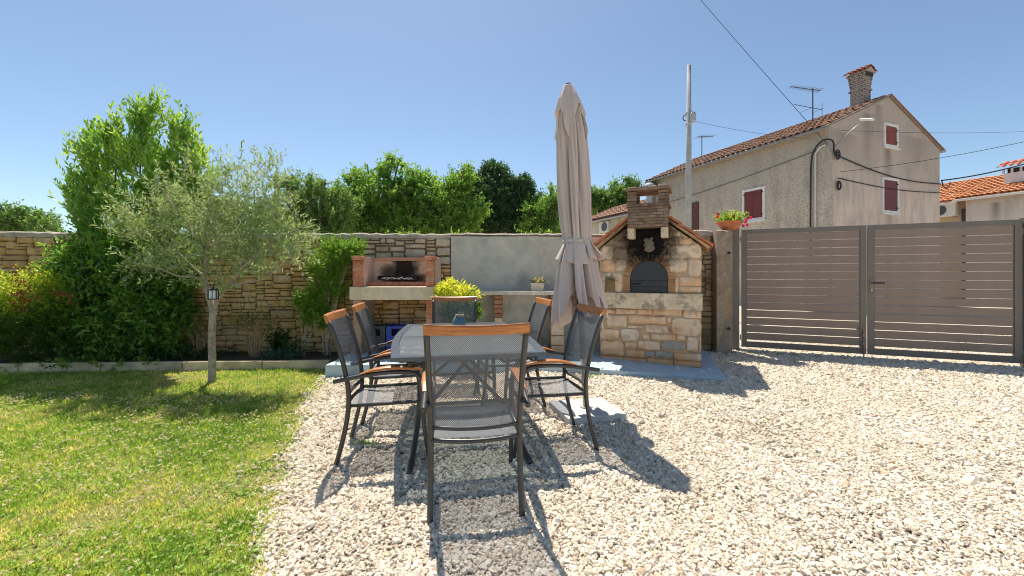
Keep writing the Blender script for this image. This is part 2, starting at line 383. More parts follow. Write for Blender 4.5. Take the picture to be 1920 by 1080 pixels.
for nm, typ, key, val in (('rot', 'FLOAT_VECTOR', 'vector', rs.uniform(0, 6.28, (n, 3))*np.array([.12, .12, 1])), ('scl', 'FLOAT_VECTOR', 'vector', sz[:, None]*np.stack([rs.uniform(1., 1.5, n), rs.uniform(.8, 1.1, n), rs.uniform(.5, .8, n)], 1)), ('idx', 'INT', 'value', rs.randint(0, 5, n))):
    a = me.attributes.new(nm, typ, 'POINT'); a.data.foreach_set(key, np.ascontiguousarray(val.astype(np.int32 if typ == 'INT' else np.float32)).ravel())
go = bpy.data.objects.new('gravel_stones', me); link(go); tag(go, 'pale limestone gravel covering the yard around the table', 'gravel', kind='stuff')
PEB = pebble_mat(); me.materials.append(PEB)
md = go.modifiers.new('scatter', 'NODES'); md.node_group = scatter_group('pebbles', PEB)

# lawn: blades, clover leaves and clover heads
def grass_lawn():
    rs = np.random.RandomState(8); X = []; Y = []; H = []
    for (x0, x1, y0, y1, dens) in ((-3.4, -.9, 1.2, 2.3, 15000), (-5.4, -1.1, 2.3, 3.4, 9000), (-6.9, -1.5, 3.4, 4.4, 6000), (-8.4, -1.8, 4.4, 5.4, 5000)):
        n = int((x1-x0)*(y1-y0)*dens); a, b = rand_xy(rs, n, x0, x1, y0, y1); X.append(a); Y.append(b)
    x = np.concatenate(X); y = np.concatenate(Y)
    k = (np.abs(x) < y*1.28+1.0); x, y = x[k], y[k]
    jx = x-.07*rs.normal(size=len(x))-.08*pnoise(x, y, 4., 2.); k = in_poly(jx, y, LAWN) & (y < kerb_y(x)); x, y = x[k], y[k]
    d1 = pnoise(x, y, 1.1, 3.); d2 = pnoise(x, y, 5., 9.); n = len(x)
    bald = (d1+.5*d2) > .42; k = ~bald | (rs.uniform(0, 1, n) < .35); x, y, d1, d2 = x[k], y[k], d1[k], d2[k]; n = len(x)
    d3 = pnoise(x, y, 16., 4.); dry = np.clip(.5+.7*d1+.6*d2+.6*d3+rs.normal(0, .27, n), 0, 1)
    edge = np.clip(1-(np.interp(y, [p[1] for p in EDGE], [p[0] for p in EDGE])-x)/.35, 0, 1); dry = np.clip(dry+edge*.3*rs.uniform(0, 1, n), 0, 1)
    h = rs.uniform(.014, .044, n)*(1.1-.4*dry)*(1+.8*d3); lean = rdir(rs, n)*.75+np.array([0, 0, 1.]); lean[:, 2] = np.abs(lean[:, 2])+.25
    L = Leaves(); D = nrm(lean); N = nrm(np.cross(D, rs.normal(size=(n, 3))))
    L.add(np.stack([x, y, np.full(n, .003)], 1), D, N, h, rs.uniform(.0028, .0048, n)*(1+y*.12), dry)
    o = L.build('grass_blades', leaf_mat('grass_blade_material', [(.14, .27, .045), (.27, .44, .06), (.42, .55, .09), (.62, .62, .20), (.78, .67, .38)], .5, .6, .2))
    tag(o, 'short patchy green lawn grass to the left of the gravel', 'grass', kind='stuff')
    # clover
    m = 26000; x, y = rand_xy(rs, m, -6., -1., 1.2, 4.4); k = (np.abs(x) < y*1.28+.3); x, y = x[k], y[k]
    k = in_poly(x-.05*rs.normal(size=len(x)), y, LAWN) & (pnoise(x, y, 1.7, 20.) > -.12) & (rs.uniform(0, 1, len(x)) < np.clip(1.35-y*.25, .15, 1)); x, y = x[k], y[k]; n = len(x)
    L = Leaves(); a0 = rs.uniform(0, 6.28, n); z = rs.uniform(.014, .034, n); tint = rs.uniform(0, 1, n)
    for j in range(3):
        a = a0+j*2.094; D = nrm(np.stack([np.cos(a), np.sin(a), rs.uniform(-.1, .35, n)], 1)); N = nrm(np.stack([rs.normal(0, .25, n), rs.normal(0, .25, n), np.ones(n)], 1)); N = nrm(N-D*(N*D).sum(1, keepdims=True))
        L.add(np.stack([x, y, z], 1), D, N, rs.uniform(.006, .011, n), rs.uniform(.007, .011, n), tint)
    o = L.build('clover_leaves', leaf_mat('clover_leaf_material', [(.16, .32, .04), (.28, .48, .07), (.44, .58, .14)], .45, .5, .3))
    tag(o, 'bright green clover leaves spread through the lawn', 'clover', kind='stuff')
    m = 3200; x, y = rand_xy(rs, m, -5., -1.1, 1.25, 4.2); k = (np.abs(x) < y*1.28+.2) & in_poly(x, y, LAWN) & (pnoise(x, y, 1.2, 31.) > -.18); x, y = x[k], y[k]; n = len(x)
    L = Leaves(); c = np.stack([x, y, rs.uniform(.03, .05, n)], 1)
    for j in range(7):
        D = rdir(rs, n); D[:, 2] = np.abs(D[:, 2]); N = nrm(np.cross(D, rs.normal(size=(n, 3)))); L.add(c, D, N, rs.uniform(.008, .013, n), np.full(n, .010), rs.uniform(0, 1, n))
    o = L.build('clover_flowers', leaf_mat('clover_flower_material', [(.60, .50, .36), (.85, .80, .70), (.70, .56, .44)], .3, .8, .1))
    tag(o, 'small off white clover heads dotting the lawn', 'clover flowers', kind='stuff')
    # sprigs straying into the gravel
    t = [(-1.62, 2.62), (-1.50, 2.30), (-1.72, 3.05), (-1.36, 2.05), (.9, 4.95), (.98, 5.0), (3.9, 6.35), (4.1, 6.3), (4.3, 6.22), (3.7, 6.45), (4.55, 6.12), (-1.05, 3.0), (4.8, 6.0)]
    L = Leaves()
    for (a, b) in t:
        n = 50; P = np.array([a, b, .012])+rs.normal(0, 1, (n, 3))*np.array([.045, .03, .001]); D = nrm(rs.normal(size=(n, 3))*np.array([1, 1, .4])+np.array([0, 0, .8])); D[:, 2] = np.abs(D[:, 2])
        N = nrm(np.cross(D, rs.normal(size=(n, 3)))); L.add(P, D, N, rs.uniform(.02, .045, n), rs.uniform(.006, .012, n), rs.uniform(.2, .9, n))
    o = L.build('weed_sprigs', leaf_mat('weed_material', [(.08, .2, .02), (.16, .32, .04), (.26, .38, .08)], .4)); tag(o, 'small green weeds sprouting through the gravel', 'weeds', kind='stuff')
grass_lawn()
def litter():
    rs = np.random.RandomState(99); n = 170; y = 1.5+5.3*rs.uniform(0, 1, n)**1.2; x = rs.uniform(-1, 1, n)*y*1.2+.8
    k = ~in_poly(x, y, LAWN) & ~in_poly(x, y, PLAT) & (x > -2.2); x, y = x[k], y[k]; n = len(x); a = rs.uniform(0, 6.28, n)
    D = nrm(np.stack([np.cos(a), np.sin(a), rs.normal(0, .15, n)], 1)); N = nrm(np.stack([rs.normal(0, .3, n), rs.normal(0, .3, n), np.ones(n)], 1)); N = nrm(N-D*(N*D).sum(1, keepdims=True))
    L = Leaves(); L.add(np.stack([x, y, rs.uniform(.016, .024, n)], 1), D, N, rs.uniform(.018, .042, n), rs.uniform(.006, .014, n), rs.uniform(0, 1, n))
    tag(L.build('fallen_leaves', leaf_mat('dead_leaf', [(.20, .11, .05), (.36, .24, .10), (.50, .40, .12), (.16, .13, .06)], .2, .8, .1)), 'small dry fallen leaves scattered over the gravel', 'fallen leaves', kind='stuff')
litter()

# kerb stones along the bed
kb = thing('bed_kerb', 'low concrete kerb edging the planting bed behind the lawn', 'kerb', (-6.45, 5.17, 0), math.atan2(.21, 3.94))
MK = plain('kerb_concrete', (.62, .48, .30), .95, .35, 5, bump=.5, bscale=120, bdist=.003)
x = -9.0
for wd in (1.2, 1.0, 1.0, 1.02, 1.0, 1.0, 1.0, 1.0, 1.0, .98, 1.0, 1.0, .86):
    b = MB().box((x+.006, 0, -.02), (x+wd-.006, .07, .118+random.Random(x).uniform(-.004, .004)), .006).build('kerb_stone', MK, kb); x += wd
# painted concrete platform
def plat_z(x, y): return .160-.047*(x+2.24)*.52 if x < 3 else .06
def mk_plat():
    m = NT('painted_concrete'); v = m.coord(); n = m.noise(v, 3, 6, .6); n2 = m.noise(v, 60, 4)
    c = m.ramp(n, [(.3, (.36, .49, .56)), (.7, (.42, .55, .62))]); c = m.mix(m.ramp(n2, [(.3, .3), (.5, 0.)]), c, (.50, .50, .47)); c = m.mix(m.ramp(m.noise(v, 1.7, 7, .7, .5), [(.52, 0.), (.7, .5)]), c, (.34, .36, .35)); m.base(c); m.rough(.7); m.bump(n2, .2, .003); return m.m
o = MB().prism(PLAT, -.02, plat_z).build('platform', mk_plat()); bevel_mod(o, .008, 2); o['kind'] = 'structure'

# ------------------------------------------------------------------ rubble masonry
def stone(rect, proud, rng, joint=.008, depth=.05, clip=None):
    """one rough block, wall-local: x along, y into the wall (front is -y), z up"""
    x0, x1, z0, z1 = rect; x0 += joint; x1 -= joint; z0 += joint; z1 -= joint
    w_, h_ = x1-x0, z1-z0; j = min(w_, h_)*.13
    def J(s=1.): return rng.uniform(-j, j)*s
    c = min(w_, h_)*.16
    P = [(x0, z0+c), (x0+c, z0), (x0+w_*.38+J(), z0+J(.35)), (x0+w_*.7+J(), z0+J(.35)), (x1-c, z0), (x1, z0+c), (x1+J(.3), (z0+z1)/2+J()), (x1, z1-c), (x1-c, z1), (x0+w_*.65+J(), z1+J(.35)), (x0+w_*.33+J(), z1+J(.35)), (x0+c, z1), (x0, z1-c), (x0+J(.3), (z0+z1)/2+J())]
    P = [(a+J(.45), b+J(.45)) for a, b in P]; cx, cz = (x0+x1)/2, (z0+z1)/2; n = len(P); V = []
    ins = min(w_, h_)*.13
    for a, b in P: V.append((a, depth, b))
    for a, b in P: V.append((a, -proud*.45+rng.uniform(-.002, .002), b))
    for a, b in P:
        dx, dz = a-cx, b-cz; d = math.hypot(dx, dz) or 1; V.append((a-dx/d*ins, -proud+rng.uniform(-.004, .004), b-dz/d*ins))
    V.append((cx+J(), -proud-rng.uniform(-.004, .008), cz+J(.5)))
    F = []
    for r in range(2):
        for k in range(n): F.append((r*n+k, r*n+(k+1) % n, (r+1)*n+(k+1) % n, (r+1)*n+k))
    for k in range(n): F.append((2*n+k, 2*n+(k+1) % n, 3*n))
    return V, F
def rubble(x0, x1, z0, z1, hs, ws, rng, wave=.02):
    """stones packed on a skyline, so that courses break and interlock"""
    sky_ = [[x0, x1, z0]]; out = []
    for _ in range(6000):
        i = min(range(len(sky_)), key=lambda k: sky_[k][2]); a, b, z = sky_[i]
        if z >= z1-.015: break
        left = sky_[i-1][2] if i else 9; right = sky_[i+1][2] if i+1 < len(sky_) else 9; w0 = b-a
        if w0 < ws[0]*.75:
            t = min(left, right, z1)
            if t-z > .022 and w0 > .03: out.append((a, b, z, t))
            sky_[i][2] = t
        else:
            w_ = min(rng.uniform(*ws)**1.0, w0)
            if w0-w_ < ws[0]*.8: w_ = w0
            h = hs[0]+(hs[1]-hs[0])*rng.random()**1.5
            if w_ < hs[1]*1.2: h = max(h, w_*.45)
            if w_ > ws[1]*.7: h = max(h, hs[0]*1.5)
            for t in (left, right, z1):
                if t < 9 and abs(z+h-t) < .028 and t > z+.02: h = t-z
            if z1-(z+h) < hs[0]*.7: h = z1-z
            ts = rng.random() < .5; a_, b_ = (a, a+w_) if ts else (b-w_, b); out.append((a_, b_, z, z+h))
            new = [[a_, b_, z+h]]
            if w_ < w0: new = new+[[b_, b, z]] if ts else [[a, a_, z]]+new
            sky_[i:i+1] = new
        k = 0
        while k < len(sky_)-1:
            if abs(sky_[k][2]-sky_[k+1][2]) < .0005: sky_[k][1] = sky_[k+1][1]; del sky_[k+1]
            else: k += 1
    return out
def lay(rects, mat, parent, rng, name='stone', most=290, proud=(.012, .032), joint=.006):
    objs = 0; rest = MB()
    rects = sorted(rects, key=lambda r: -(r[1]-r[0])*(r[3]-r[2]))
    for i, r in enumerate(rects):
        V, F = stone(r, rng.uniform(*proud), rng, joint)
        if i < most:
            o = mesh_obj(name, V, F, mat, parent, True); objs += 1
        else: rest.add(V, F)
    if rest.v:
        o = rest.build('small_stones', mat, parent, True); o['kind'] = 'stuff'
def hidden_by(rects, test): return [r for r in rects if not test((r[0]+r[1])/2, (r[2]+r[3])/2)]

# rubble garden wall on the left
WANG = math.atan2(.045, 1.)
gw = thing('garden_wall', 'honey coloured rubble stone wall behind the shrubs and the brick barbecue', 'wall', (-.93, 6.26, 0), WANG)
rng = random.Random(5)
def core(name, a, b, mat, parent, seg=.25, rough_top=.02, seed=1, top_only=True):
    """a wall body with an uneven top"""
    r = random.Random(seed); n = max(2, int((b[0]-a[0])/seg)); V = []; F = []
    for i in range(n+1):
        x = a[0]+(b[0]-a[0])*i/n; t = b[2]+r.uniform(-rough_top, rough_top)
        V += [(x, a[1], a[2]), (x, a[1], t-.02), (x, a[1]+.03, t), (x, b[1]-.03, t+r.uniform(-.01, .01)), (x, b[1], t-.02), (x, b[1], a[2])]
    for i in range(n):
        for k in range(5): F.append((i*6+k, i*6+k+1, (i+1)*6+k+1, (i+1)*6+k)[::-1])
    F += [(0, 1, 2, 3, 4, 5)[::-1], tuple(n*6+k for k in range(6))]
    return mesh_obj(name, V, F, mat, parent)
core('wall_core', (-9.2, 0.012, -.05), (0, .46, 1.80), M['soil_mortar'], gw, seed=2)
MCOP = stone_mat('coping_mortar_material', [(.46, .40, .32), (.52, .46, .38)], 9, .9, .02, (.15, .13, .10), .6, moss=.25)
core('wall_coping', (-9.2, -.02, 1.79), (0, .48, 1.865), MCOP, gw, .1, .014, seed=3)
rects = rubble(-9.0, 0, .02, 1.80, (.042, .145), (.10, .38), rng)
vis = [r for r in rects if r[0] > -7.9]
lower = [r for r in vis if not (r[0] > -2.0 and r[2] > 1.38)]; upper = [r for r in vis if (r[0] > -2.0 and r[2] > 1.38)]
lay(lower, M['wall_stone'], gw, rng, most=235, proud=(.010, .045))
lay(upper, M['grey_stone'], gw, rng, 'pale_stone', proud=(.008, .02), joint=.012)

# grey rendered wall
def mk_render():
    m = NT('grey_render_material'); v = m.coord(); n = m.noise(v, 1.6, 8, .62, .8); n2 = m.noise(v, 35, 5, .7); n3 = m.noise(v, 5, 5, .6)
    c = m.ramp(n, [(.3, (.38, .36, .30)), (.45, (.60, .56, .48)), (.58, (.50, .51, .44)), (.72, (.70, .63, .53))])
    c = m.mix(m.ramp(n3, [(.48, 0.), (.75, .65)]), c, (.33, .33, .28)); c = m.mix(m.ramp(m.noise(m.coord('Object', (3, 3, .5)), 1.6, 6, .7, .5), [(.54, 0.), (.75, .5)]), c, (.26, .26, .23)); m.base(c); m.rough(.9)
    m.bump(m.math('ADD', m.math('MULTIPLY', n2, .5), n3), .7, .012); return m.m
rw = thing('rendered_wall', 'grey cement rendered wall behind the counter and the parasol', 'wall', (-.93, 6.26, 0), WANG)
core('render_body', (0.004, -.03, -.05), (3.25, .46, 1.845), mk_render(), rw, .12, .006, seed=7)
core('wall_coping', (0.004, -.045, 1.842), (3.25, .48, 1.875), MCOP, rw, .08, .008, seed=8)

# mossy wall piece between the oven and the gate, ending in a pillar
RM = R(-6)
mw = thing('mossy_wall', 'mossy brown stone wall stub between the oven and the gate post', 'wall', (2.1, 6.72, 0), RM)
core('wall_core', (0, .012, -.05), (1.12, .42, 1.88), M['soil_mortar'], mw, seed=4)
lay(rubble(.0, 1.12, .02, 1.86, (.07, .17), (.12, .34), rng), M['mossy_stone'], mw, rng, proud=(.008, .028))
core('wall_coping', (-.02, -.01, 1.86), (1.14, .44, 1.965), MCOP, mw, .09, .02, seed=9)
gpz = thing('gate_pillar', 'rough concrete gate pillar carrying the flower bowl', 'pillar', (3.20, 6.42, 0), RM)
mp = stone_mat('pillar_material', [(.40, .33, .25), (.46, .38, .29)], 22, 1., .02, (.18, .13, .09), .6, moss=.5, lichen=.5, orange=(.42, .25, .14))
core('pillar_body', (0, 0, -.05), (.235, .42, 1.945), mp, gpz, .07, .012, seed=12)
for z in (1.58, .40): MB().tube([(.18, -.02, z), (.18, .03, z)], .022, 8).build('hinge_plug', M['soot_metal'], gpz)

# ------------------------------------------------------------------ gate
GA, GB = Vector((3.76, 6.73, 0)), Vector((6.74, 5.46, 0)); gd = (GB-GA).normalized(); GANG = math.atan2(gd.y, gd.x)
def gate_leaf(name, label, x0, x1, handle):
    t = thing(name, label, 'gate', tuple(GA+gd*x0), GANG, 'gate leaves'); wdt = x1-x0
    for a, b in ((0, .075), (wdt-.075, wdt)): bevel_mod(MB().box((a, -.025, .065), (b, .025, 1.975)).build('stile', M['gate_frame'], t), .003)
    bevel_mod(MB().box((.0755, -.025, 1.90), (wdt-.0755, .025, 1.975)).build('top_rail', M['gate_frame'], t), .003)
    bevel_mod(MB().box((.0755, -.025, .065), (wdt-.0755, .025, .155)).build('bottom_rail', M['gate_frame'], t), .003)
    me = None; pitch = (1.90-.180)/14
    for i in range(14):
        z = .186+i*pitch+.004; tilt = Matrix.Translation((rng.uniform(-.0008, .0008), rng.uniform(-.001, .001), z+.052+rng.uniform(-.001, .001))) @ Matrix.Rotation(R(2)+rng.uniform(-.01, .01), 4, 'X')
        if me is None:
            o = MB().box((.077, -.012, -.0555), (wdt-.077, .012, .0555), .003).build('slat', M['gate_metal'], t); me = o.data
        else: o = link(bpy.data.objects.new('slat', me), t)
        o.matrix_local = tilt
    return t
L1 = gate_leaf('gate_leaf', 'left gate leaf of horizontal brown slats beside the stone pillar', 0.0, 1.622, False)
L2 = gate_leaf('gate_leaf', 'right gate leaf of horizontal brown slats with the black lever handle', 1.640, 3.262, True)
MB().box((.02, -.035, .99), (.055, -.0255, 1.16), .003).build('lock_plate', M['gate_metal'], L2)
MB().tube(smooth_path([(.037, -.03, 1.12), (.037, -.075, 1.12), (.06, -.085, 1.12), (.17, -.082, 1.122)], 4), .010, 8).build('handle', M['cable'], L2, True)
MB().tube([(.037, -.026, 1.02), (.037, -.042, 1.02)], .014, 10).build('lock_cylinder', M['galv'], L2)
MB().tube([(1.585, -.04, -.02), (1.585, -.04, .42), (1.585, -.04, .425), (1.50, -.04, .43)], .009, 8).build('drop_bolt', M['gate_metal'], L1)
for z in (.20, .33): MB().box((1.565, -.052, z), (1.605, -.0255, z+.04), .002).build('bolt_guide', M['gate_metal'], L1)
for nm, lb, x0 in (('gate_post', 'square brown metal gate post beside the stone pillar', -.145), ('gate_post', 'square brown metal gate post at the right end of the gate', 3.275)):
    t = thing(nm, lb, 'post', tuple(GA+gd*x0), GANG, 'gate posts')
    bevel_mod(MB().box((0, -.055, -.1), (.11, .055, 1.99)).build('post_tube', M['gate_frame'], t), .004)
    MB().box((-.004, -.059, 1.991), (.114, .059, 2.0), .002).build('cap', M['gate_metal'], t)
    for z in (.22, 1.82): MB().tube([(.128 if x0 < 0 else -.012, -.02, z-.04), (.128 if x0 < 0 else -.012, -.02, z+.04)], .009, 8).build('hinge', M['gate_metal'], t)

# flower bowl on the pillar
def bowl(parent, r, h, mat):
    MB().lathe([(0, .0), (r*.55, 0), (r*.72, h*.35), (r*.92, h*.8), (r*1.06, h*.86), (r*1.06, h), (r*.94, h), (r*.88, h*.8), (0, h*.78)], 28).build('bowl', mat, parent, True)
p = dp(1368, 432, 6.62); fb = thing('flower_bowl', 'terracotta bowl of red petunias standing on the gate pillar', 'flower pot', (p.x, p.y, 1.965))
bowl(fb, .20, .125, M['terracotta'])
rs = np.random.RandomState(21); n = 90; L = Leaves(); th = rs.uniform(0, 6.28, n); rr = rs.uniform(0, .17, n)
P = np.stack([rr*np.cos(th), rr*np.sin(th), np.full(n, .10)], 1); D = nrm(P*np.array([3., 3., 0])+np.array([0, 0, .55])+rs.normal(0, .15, (n, 3)))
L.twigs(rs, P, D, rs.uniform(.1, .21, n), 12, .04, .018, tint=rs.uniform(.3, 1, n)); L.build('foliage', leaf_mat('petunia_leaf', [(.08, .17, .02), (.22, .36, .04), (.42, .50, .08)], .5), fb)
mr = leaf_mat('petunia_red', [(.45, .01, .05), (.70, .02, .08), (.62, .02, .20)], .35)
for (dx, dz, k) in ((-.20, .19, 0), (-.215, .14, 1), (-.03, .12, 1), (.02, .15, 0), (.22, .06, 2), (.25, .10, 2), (.28, .02, 2), (.205, .00, 2), (.31, .13, 2)):
    L = Leaves(); c = np.array([[dx, -.08+.1*rs.rand(), .06+dz]])
    for j in range(6):
        a = j*1.047; D = nrm(np.array([[math.cos(a), -.45, math.sin(a)]])); L.add(c, D, np.array([[0, -1., .1]]), np.array([.032]), np.array([.034]), np.array([k*.4+.1]))
    L.build('flower', mr, fb)

# ------------------------------------------------------------------ bread oven
OA = Vector((1.232, 5.75, 0)); OD = Vector((.912, -.41, 0)).normalized(); OANG = math.atan2(OD.y, OD.x)
ov = thing('bread_oven', 'gabled stone bread oven with black arched door and brick chimney beside the gate', 'oven', tuple(OA), OANG)
def ouz(px, py, off=0.):                    # a photo point on the oven front -> position on that front
    r = (px-960)/FPX; A = OA+Vector((OD.y, -OD.x, 0))*off
    u = (A.y*r-A.x)/(OD.x-OD.y*r); Y = A.y+OD.y*u; return u, EYE-(py-HOR)/FPX*Y
OW = 1.29
SOOT = [(.63, 1.70, .47, .52, 1.), (.36, 1.60, .32, .28, .7), (.66, 1.48, .52, .2, .6)]
OST = [(.76, .48, .28), (.70, .49, .31), (.80, .61, .42), (.68, .53, .39), (.80, .68, .52)]
M['oven_stone'] = stone_mat('oven_stone_material', OST, 17, .75, .009, (.50, .30, .17), .3, soot=SOOT, orange=(.72, .36, .14), splash=(.56, .30, .15), lichen=.35)
M['oven_grey'] = stone_mat('oven_grey_stone_material', [(.50, .46, .40), (.40, .37, .31)], 20, .9, .012, (.10, .09, .07), .6)
M['oven_mortar'] = stone_mat('oven_mortar_material', [(.50, .35, .22), (.56, .40, .25)], 24, .8, .008, (.36, .24, .15), .4, soot=SOOT, orange=(.46, .22, .1), splash=(.46, .22, .1), lichen=.4)
M['brick'] = stone_mat('orange_brick_material', [(.42, .16, .08), (.52, .22, .11), (.36, .15, .09), (.50, .30, .18)], 30, .5, .004, (.16, .07, .05), .5)
M['arch_brick'] = stone_mat('arch_brick_material', [(.48, .24, .12), (.55, .32, .16), (.40, .2, .1)], 30, .5, .004, (.2, .1, .06), .5, soot=[(.64, 1.64, .40, .42, .95)])
M['chim_brick'] = stone_mat('dark_chimney_brick', [(.26, .17, .12), (.34, .23, .16), (.20, .14, .11), (.40, .29, .22)], 22, .9, .009, (.03, .022, .018), .6)
zb = .04
# body: lower block with wood store hidden behind, gabled upper block with an arched opening
def oven_body():
    cx = (ouz(1181, 540)[0]+ouz(1253, 540)[0])/2; r = .245; z0, zs = 1.0, 1.19
    MB().box((0, .012, -.05), (OW, 1.15, .80)).build('base_block', M['oven_mortar'], ov)
    # front slab with arch cut: polygon strip between the arch and the gable outline
    N = 16; arch = [(cx+r*math.cos(math.pi*(1-k/N)), zs+r*math.sin(math.pi*(1-k/N))) for k in range(N+1)]
    arch = [(cx-r, z0)]+arch+[(cx+r, z0)]
    outer = []
    ze, za, cxr = 1.60, 2.10, OW/2
    for (ax, az) in arch:
        if az <= z0+.001: outer.append((0. if ax < cx else OW, z0)); continue
        dx, dz = ax-cx, max(az-zs, 0)+.0001; a = math.atan2(az-zs+.02, dx)
        t = 5.
        for _ in range(1): pass
        # march to the outline
        s_ = 0.
        while s_ < 2:
            qx, qz = cx+math.cos(a)*s_, zs+math.sin(a)*s_; top = ze+(za-ze)*(1-abs(qx-cxr)/cxr)
            if qx < 0 or qx > OW or qz > top: break
            s_ += .004
        outer.append((min(max(qx, 0), OW), qz))
    outer_f = outer
    V = [(x, .0, z) for x, z in arch]+[(x, .0, z) for x, z in outer_f]+[(x, .30, z) for x, z in arch]; n = len(arch); F = []
    for k in range(n-1): F += [(k, k+1, n+k+1, n+k), (k, 2*n+k, 2*n+k+1, k+1)]
    MB().add(V, F).build('front_wall', M['oven_mortar'], ov)
    # sides and back, inside lining
    b = MB(); b.box((0, .003, 1.0), (.03, 1.15, ze)); b.box((OW-.03, .003, 1.0), (OW, 1.15, ze)); b.box((.0302, 1.12, 1.0), (OW-.0302, 1.15, ze+.1))
    b.add([(0, 1.15, ze), (OW, 1.15, ze), (cxr, 1.15, za)], [(0, 2, 1)])
    b.build('side_walls', M['oven_mortar'], ov)
    MB().box((0.0, -.0, .80), (OW, 1.15, 1.0)).build('hearth_core', M['oven_mortar'], ov)
    return cx, r, zs
ocx, orr, ozs = oven_body()
MLED = stone_mat('ledge_stone_material', [(.74, .60, .42), (.78, .64, .46)], 26, .9, .01, (.34, .27, .2), .5, lichen=.6)
bevel_mod(MB().box((-.03, -.05, .785), (OW+.012, -.0005, .999)).build('ledge_stone', MLED, ov), .012, 3)
C2 = lambda r, ox, oy, s: (ox+r[0]/s, oy+r[1]/s, ox+r[2]/s, oy+r[3]/s)
def stones_px(list_, ox, oy, s, mat, proud, nm='stone'):
    for r in list_:
        x0, y0, x1, y1 = C2(r, ox, oy, s); xm = (x0+x1)/2
        u0 = ouz(x0, 500)[0]; u1 = ouz(x1, 500)[0]; zt = ouz(xm, y0)[1]; zl = ouz(xm, y1)[1]
        u0 = max(u0, .003); u1 = min(u1, OW-.003); zl = max(zl, .05)
        V, F = stone((u0, u1, zl, zt), rng.uniform(*proud), rng, .002); mesh_obj(nm, V, F, mat, ov, True)
low = [(110,268,222,318),(230,266,487,330),(513,266,693,334),(698,268,1075,340),(1086,280,1332,386),(112,338,372,492),(384,352,878,445),(884,372,932,435),(942,388,1330,592),(380,475,600,508),(608,470,900,562),(30,515,282,645),(300,515,524,665),(570,586,662,642),(676,588,992,655),(1004,593,1112,660),(1138,618,1284,808),(30,660,338,852),(346,688,504,755),(512,672,792,778),(1288,620,1332,812),(366,782,600,874),(966,828,1330,918),(30,866,330,935),(336,890,620,960),(626,900,960,975),(966,930,1330,1000)]
stones_px(low, 1120, 540, 6.75, M['oven_stone'], (.004, .016))
stones_px([(800,682,1112,785),(608,806,728,872),(732,802,958,890)], 1120, 540, 6.75, M['oven_grey'], (.004, .012), 'grey_stone')
up = [(36,634,136,742),(140,584,226,648),(142,652,250,738),(36,748,150,856),(156,742,246,850),(36,860,120,930),(124,860,206,940),(36,936,206,1026),(616,624,884,738),(598,744,756,852),(762,744,884,892),(690,896,884,972),(654,900,686,1026),(690,976,884,1026),(236,570,300,628),(240,634,300,690),(230,694,262,744),(304,566,380,626),(304,630,372,686),(306,690,366,742),(372,636,440,700),(372,704,440,752),(446,700,520,754),(520,640,580,700),(524,706,590,750),(584,566,650,620),(654,560,720,616),(584,624,612,740),(300,500,380,560),(384,500,470,560),(474,500,540,560),(544,560,580,634),(226,530,262,566),(640,510,700,556),(600,500,636,556),(724,570,800,618)]
stones_px(up, 1120, 320, 4.5, M['oven_stone'], (.003, .012))
# arch bricks
for sgn in (-1, 1):
    for k in range(6):
        z = 1.004+k*.0305; u = ocx+sgn*(orr+.045)
        V = MB().box((u-.042, -.012-.004*(k % 2), z), (u+.042, .05, z+.025), .003).build('brick', M['arch_brick'], ov)
NV = 19
for k in range(NV):
    a = math.pi*(k+.5)/NV; Mx = Matrix.Translation((ocx, 0, ozs)) @ Matrix.Rotation(-a, 4, 'Y')
    MB().box((orr+.004, -.012-.004*(k % 2), -.016), (orr+.086, .05, .016), .003, M=Mx).build('brick', M['arch_brick'], ov)
# door
def half_disc(r, zs_, z0_, y0, y1, cx):
    N = 20; P = [(cx+r, z0_)]+[(cx+r*math.cos(math.pi*k/N), zs_+r*math.sin(math.pi*k/N)) for k in range(N+1)]+[(cx-r, z0_)]
    n = len(P); V = [(x, y0, z) for x, z in P]+[(x, y1, z) for x, z in P]; F = [tuple(range(n))[::-1], tuple(range(n, 2*n))]+[(i, (i+1) % n, n+(i+1) % n, n+i) for i in range(n)]; return V, F
MD = plain('oven_door_steel', (.045, .05, .058), .5, .2, 14, metal=.35)
V, F = half_disc(orr-.006, ozs, 1.004, .012, .03, ocx); dr = mesh_obj('oven_door', V, F, MD, ov)
for z in (1.075, 1.155): MB().box((ocx-orr+.012, .002, z-.007), (ocx+orr-.012, .0115, z+.007), .002).build('door_rib', MD, dr)
MB().box((ocx-orr+.02, -.012, 1.105), (ocx-orr+.14, .001, 1.125), .003).build('door_latch', M['soot_metal'], dr)
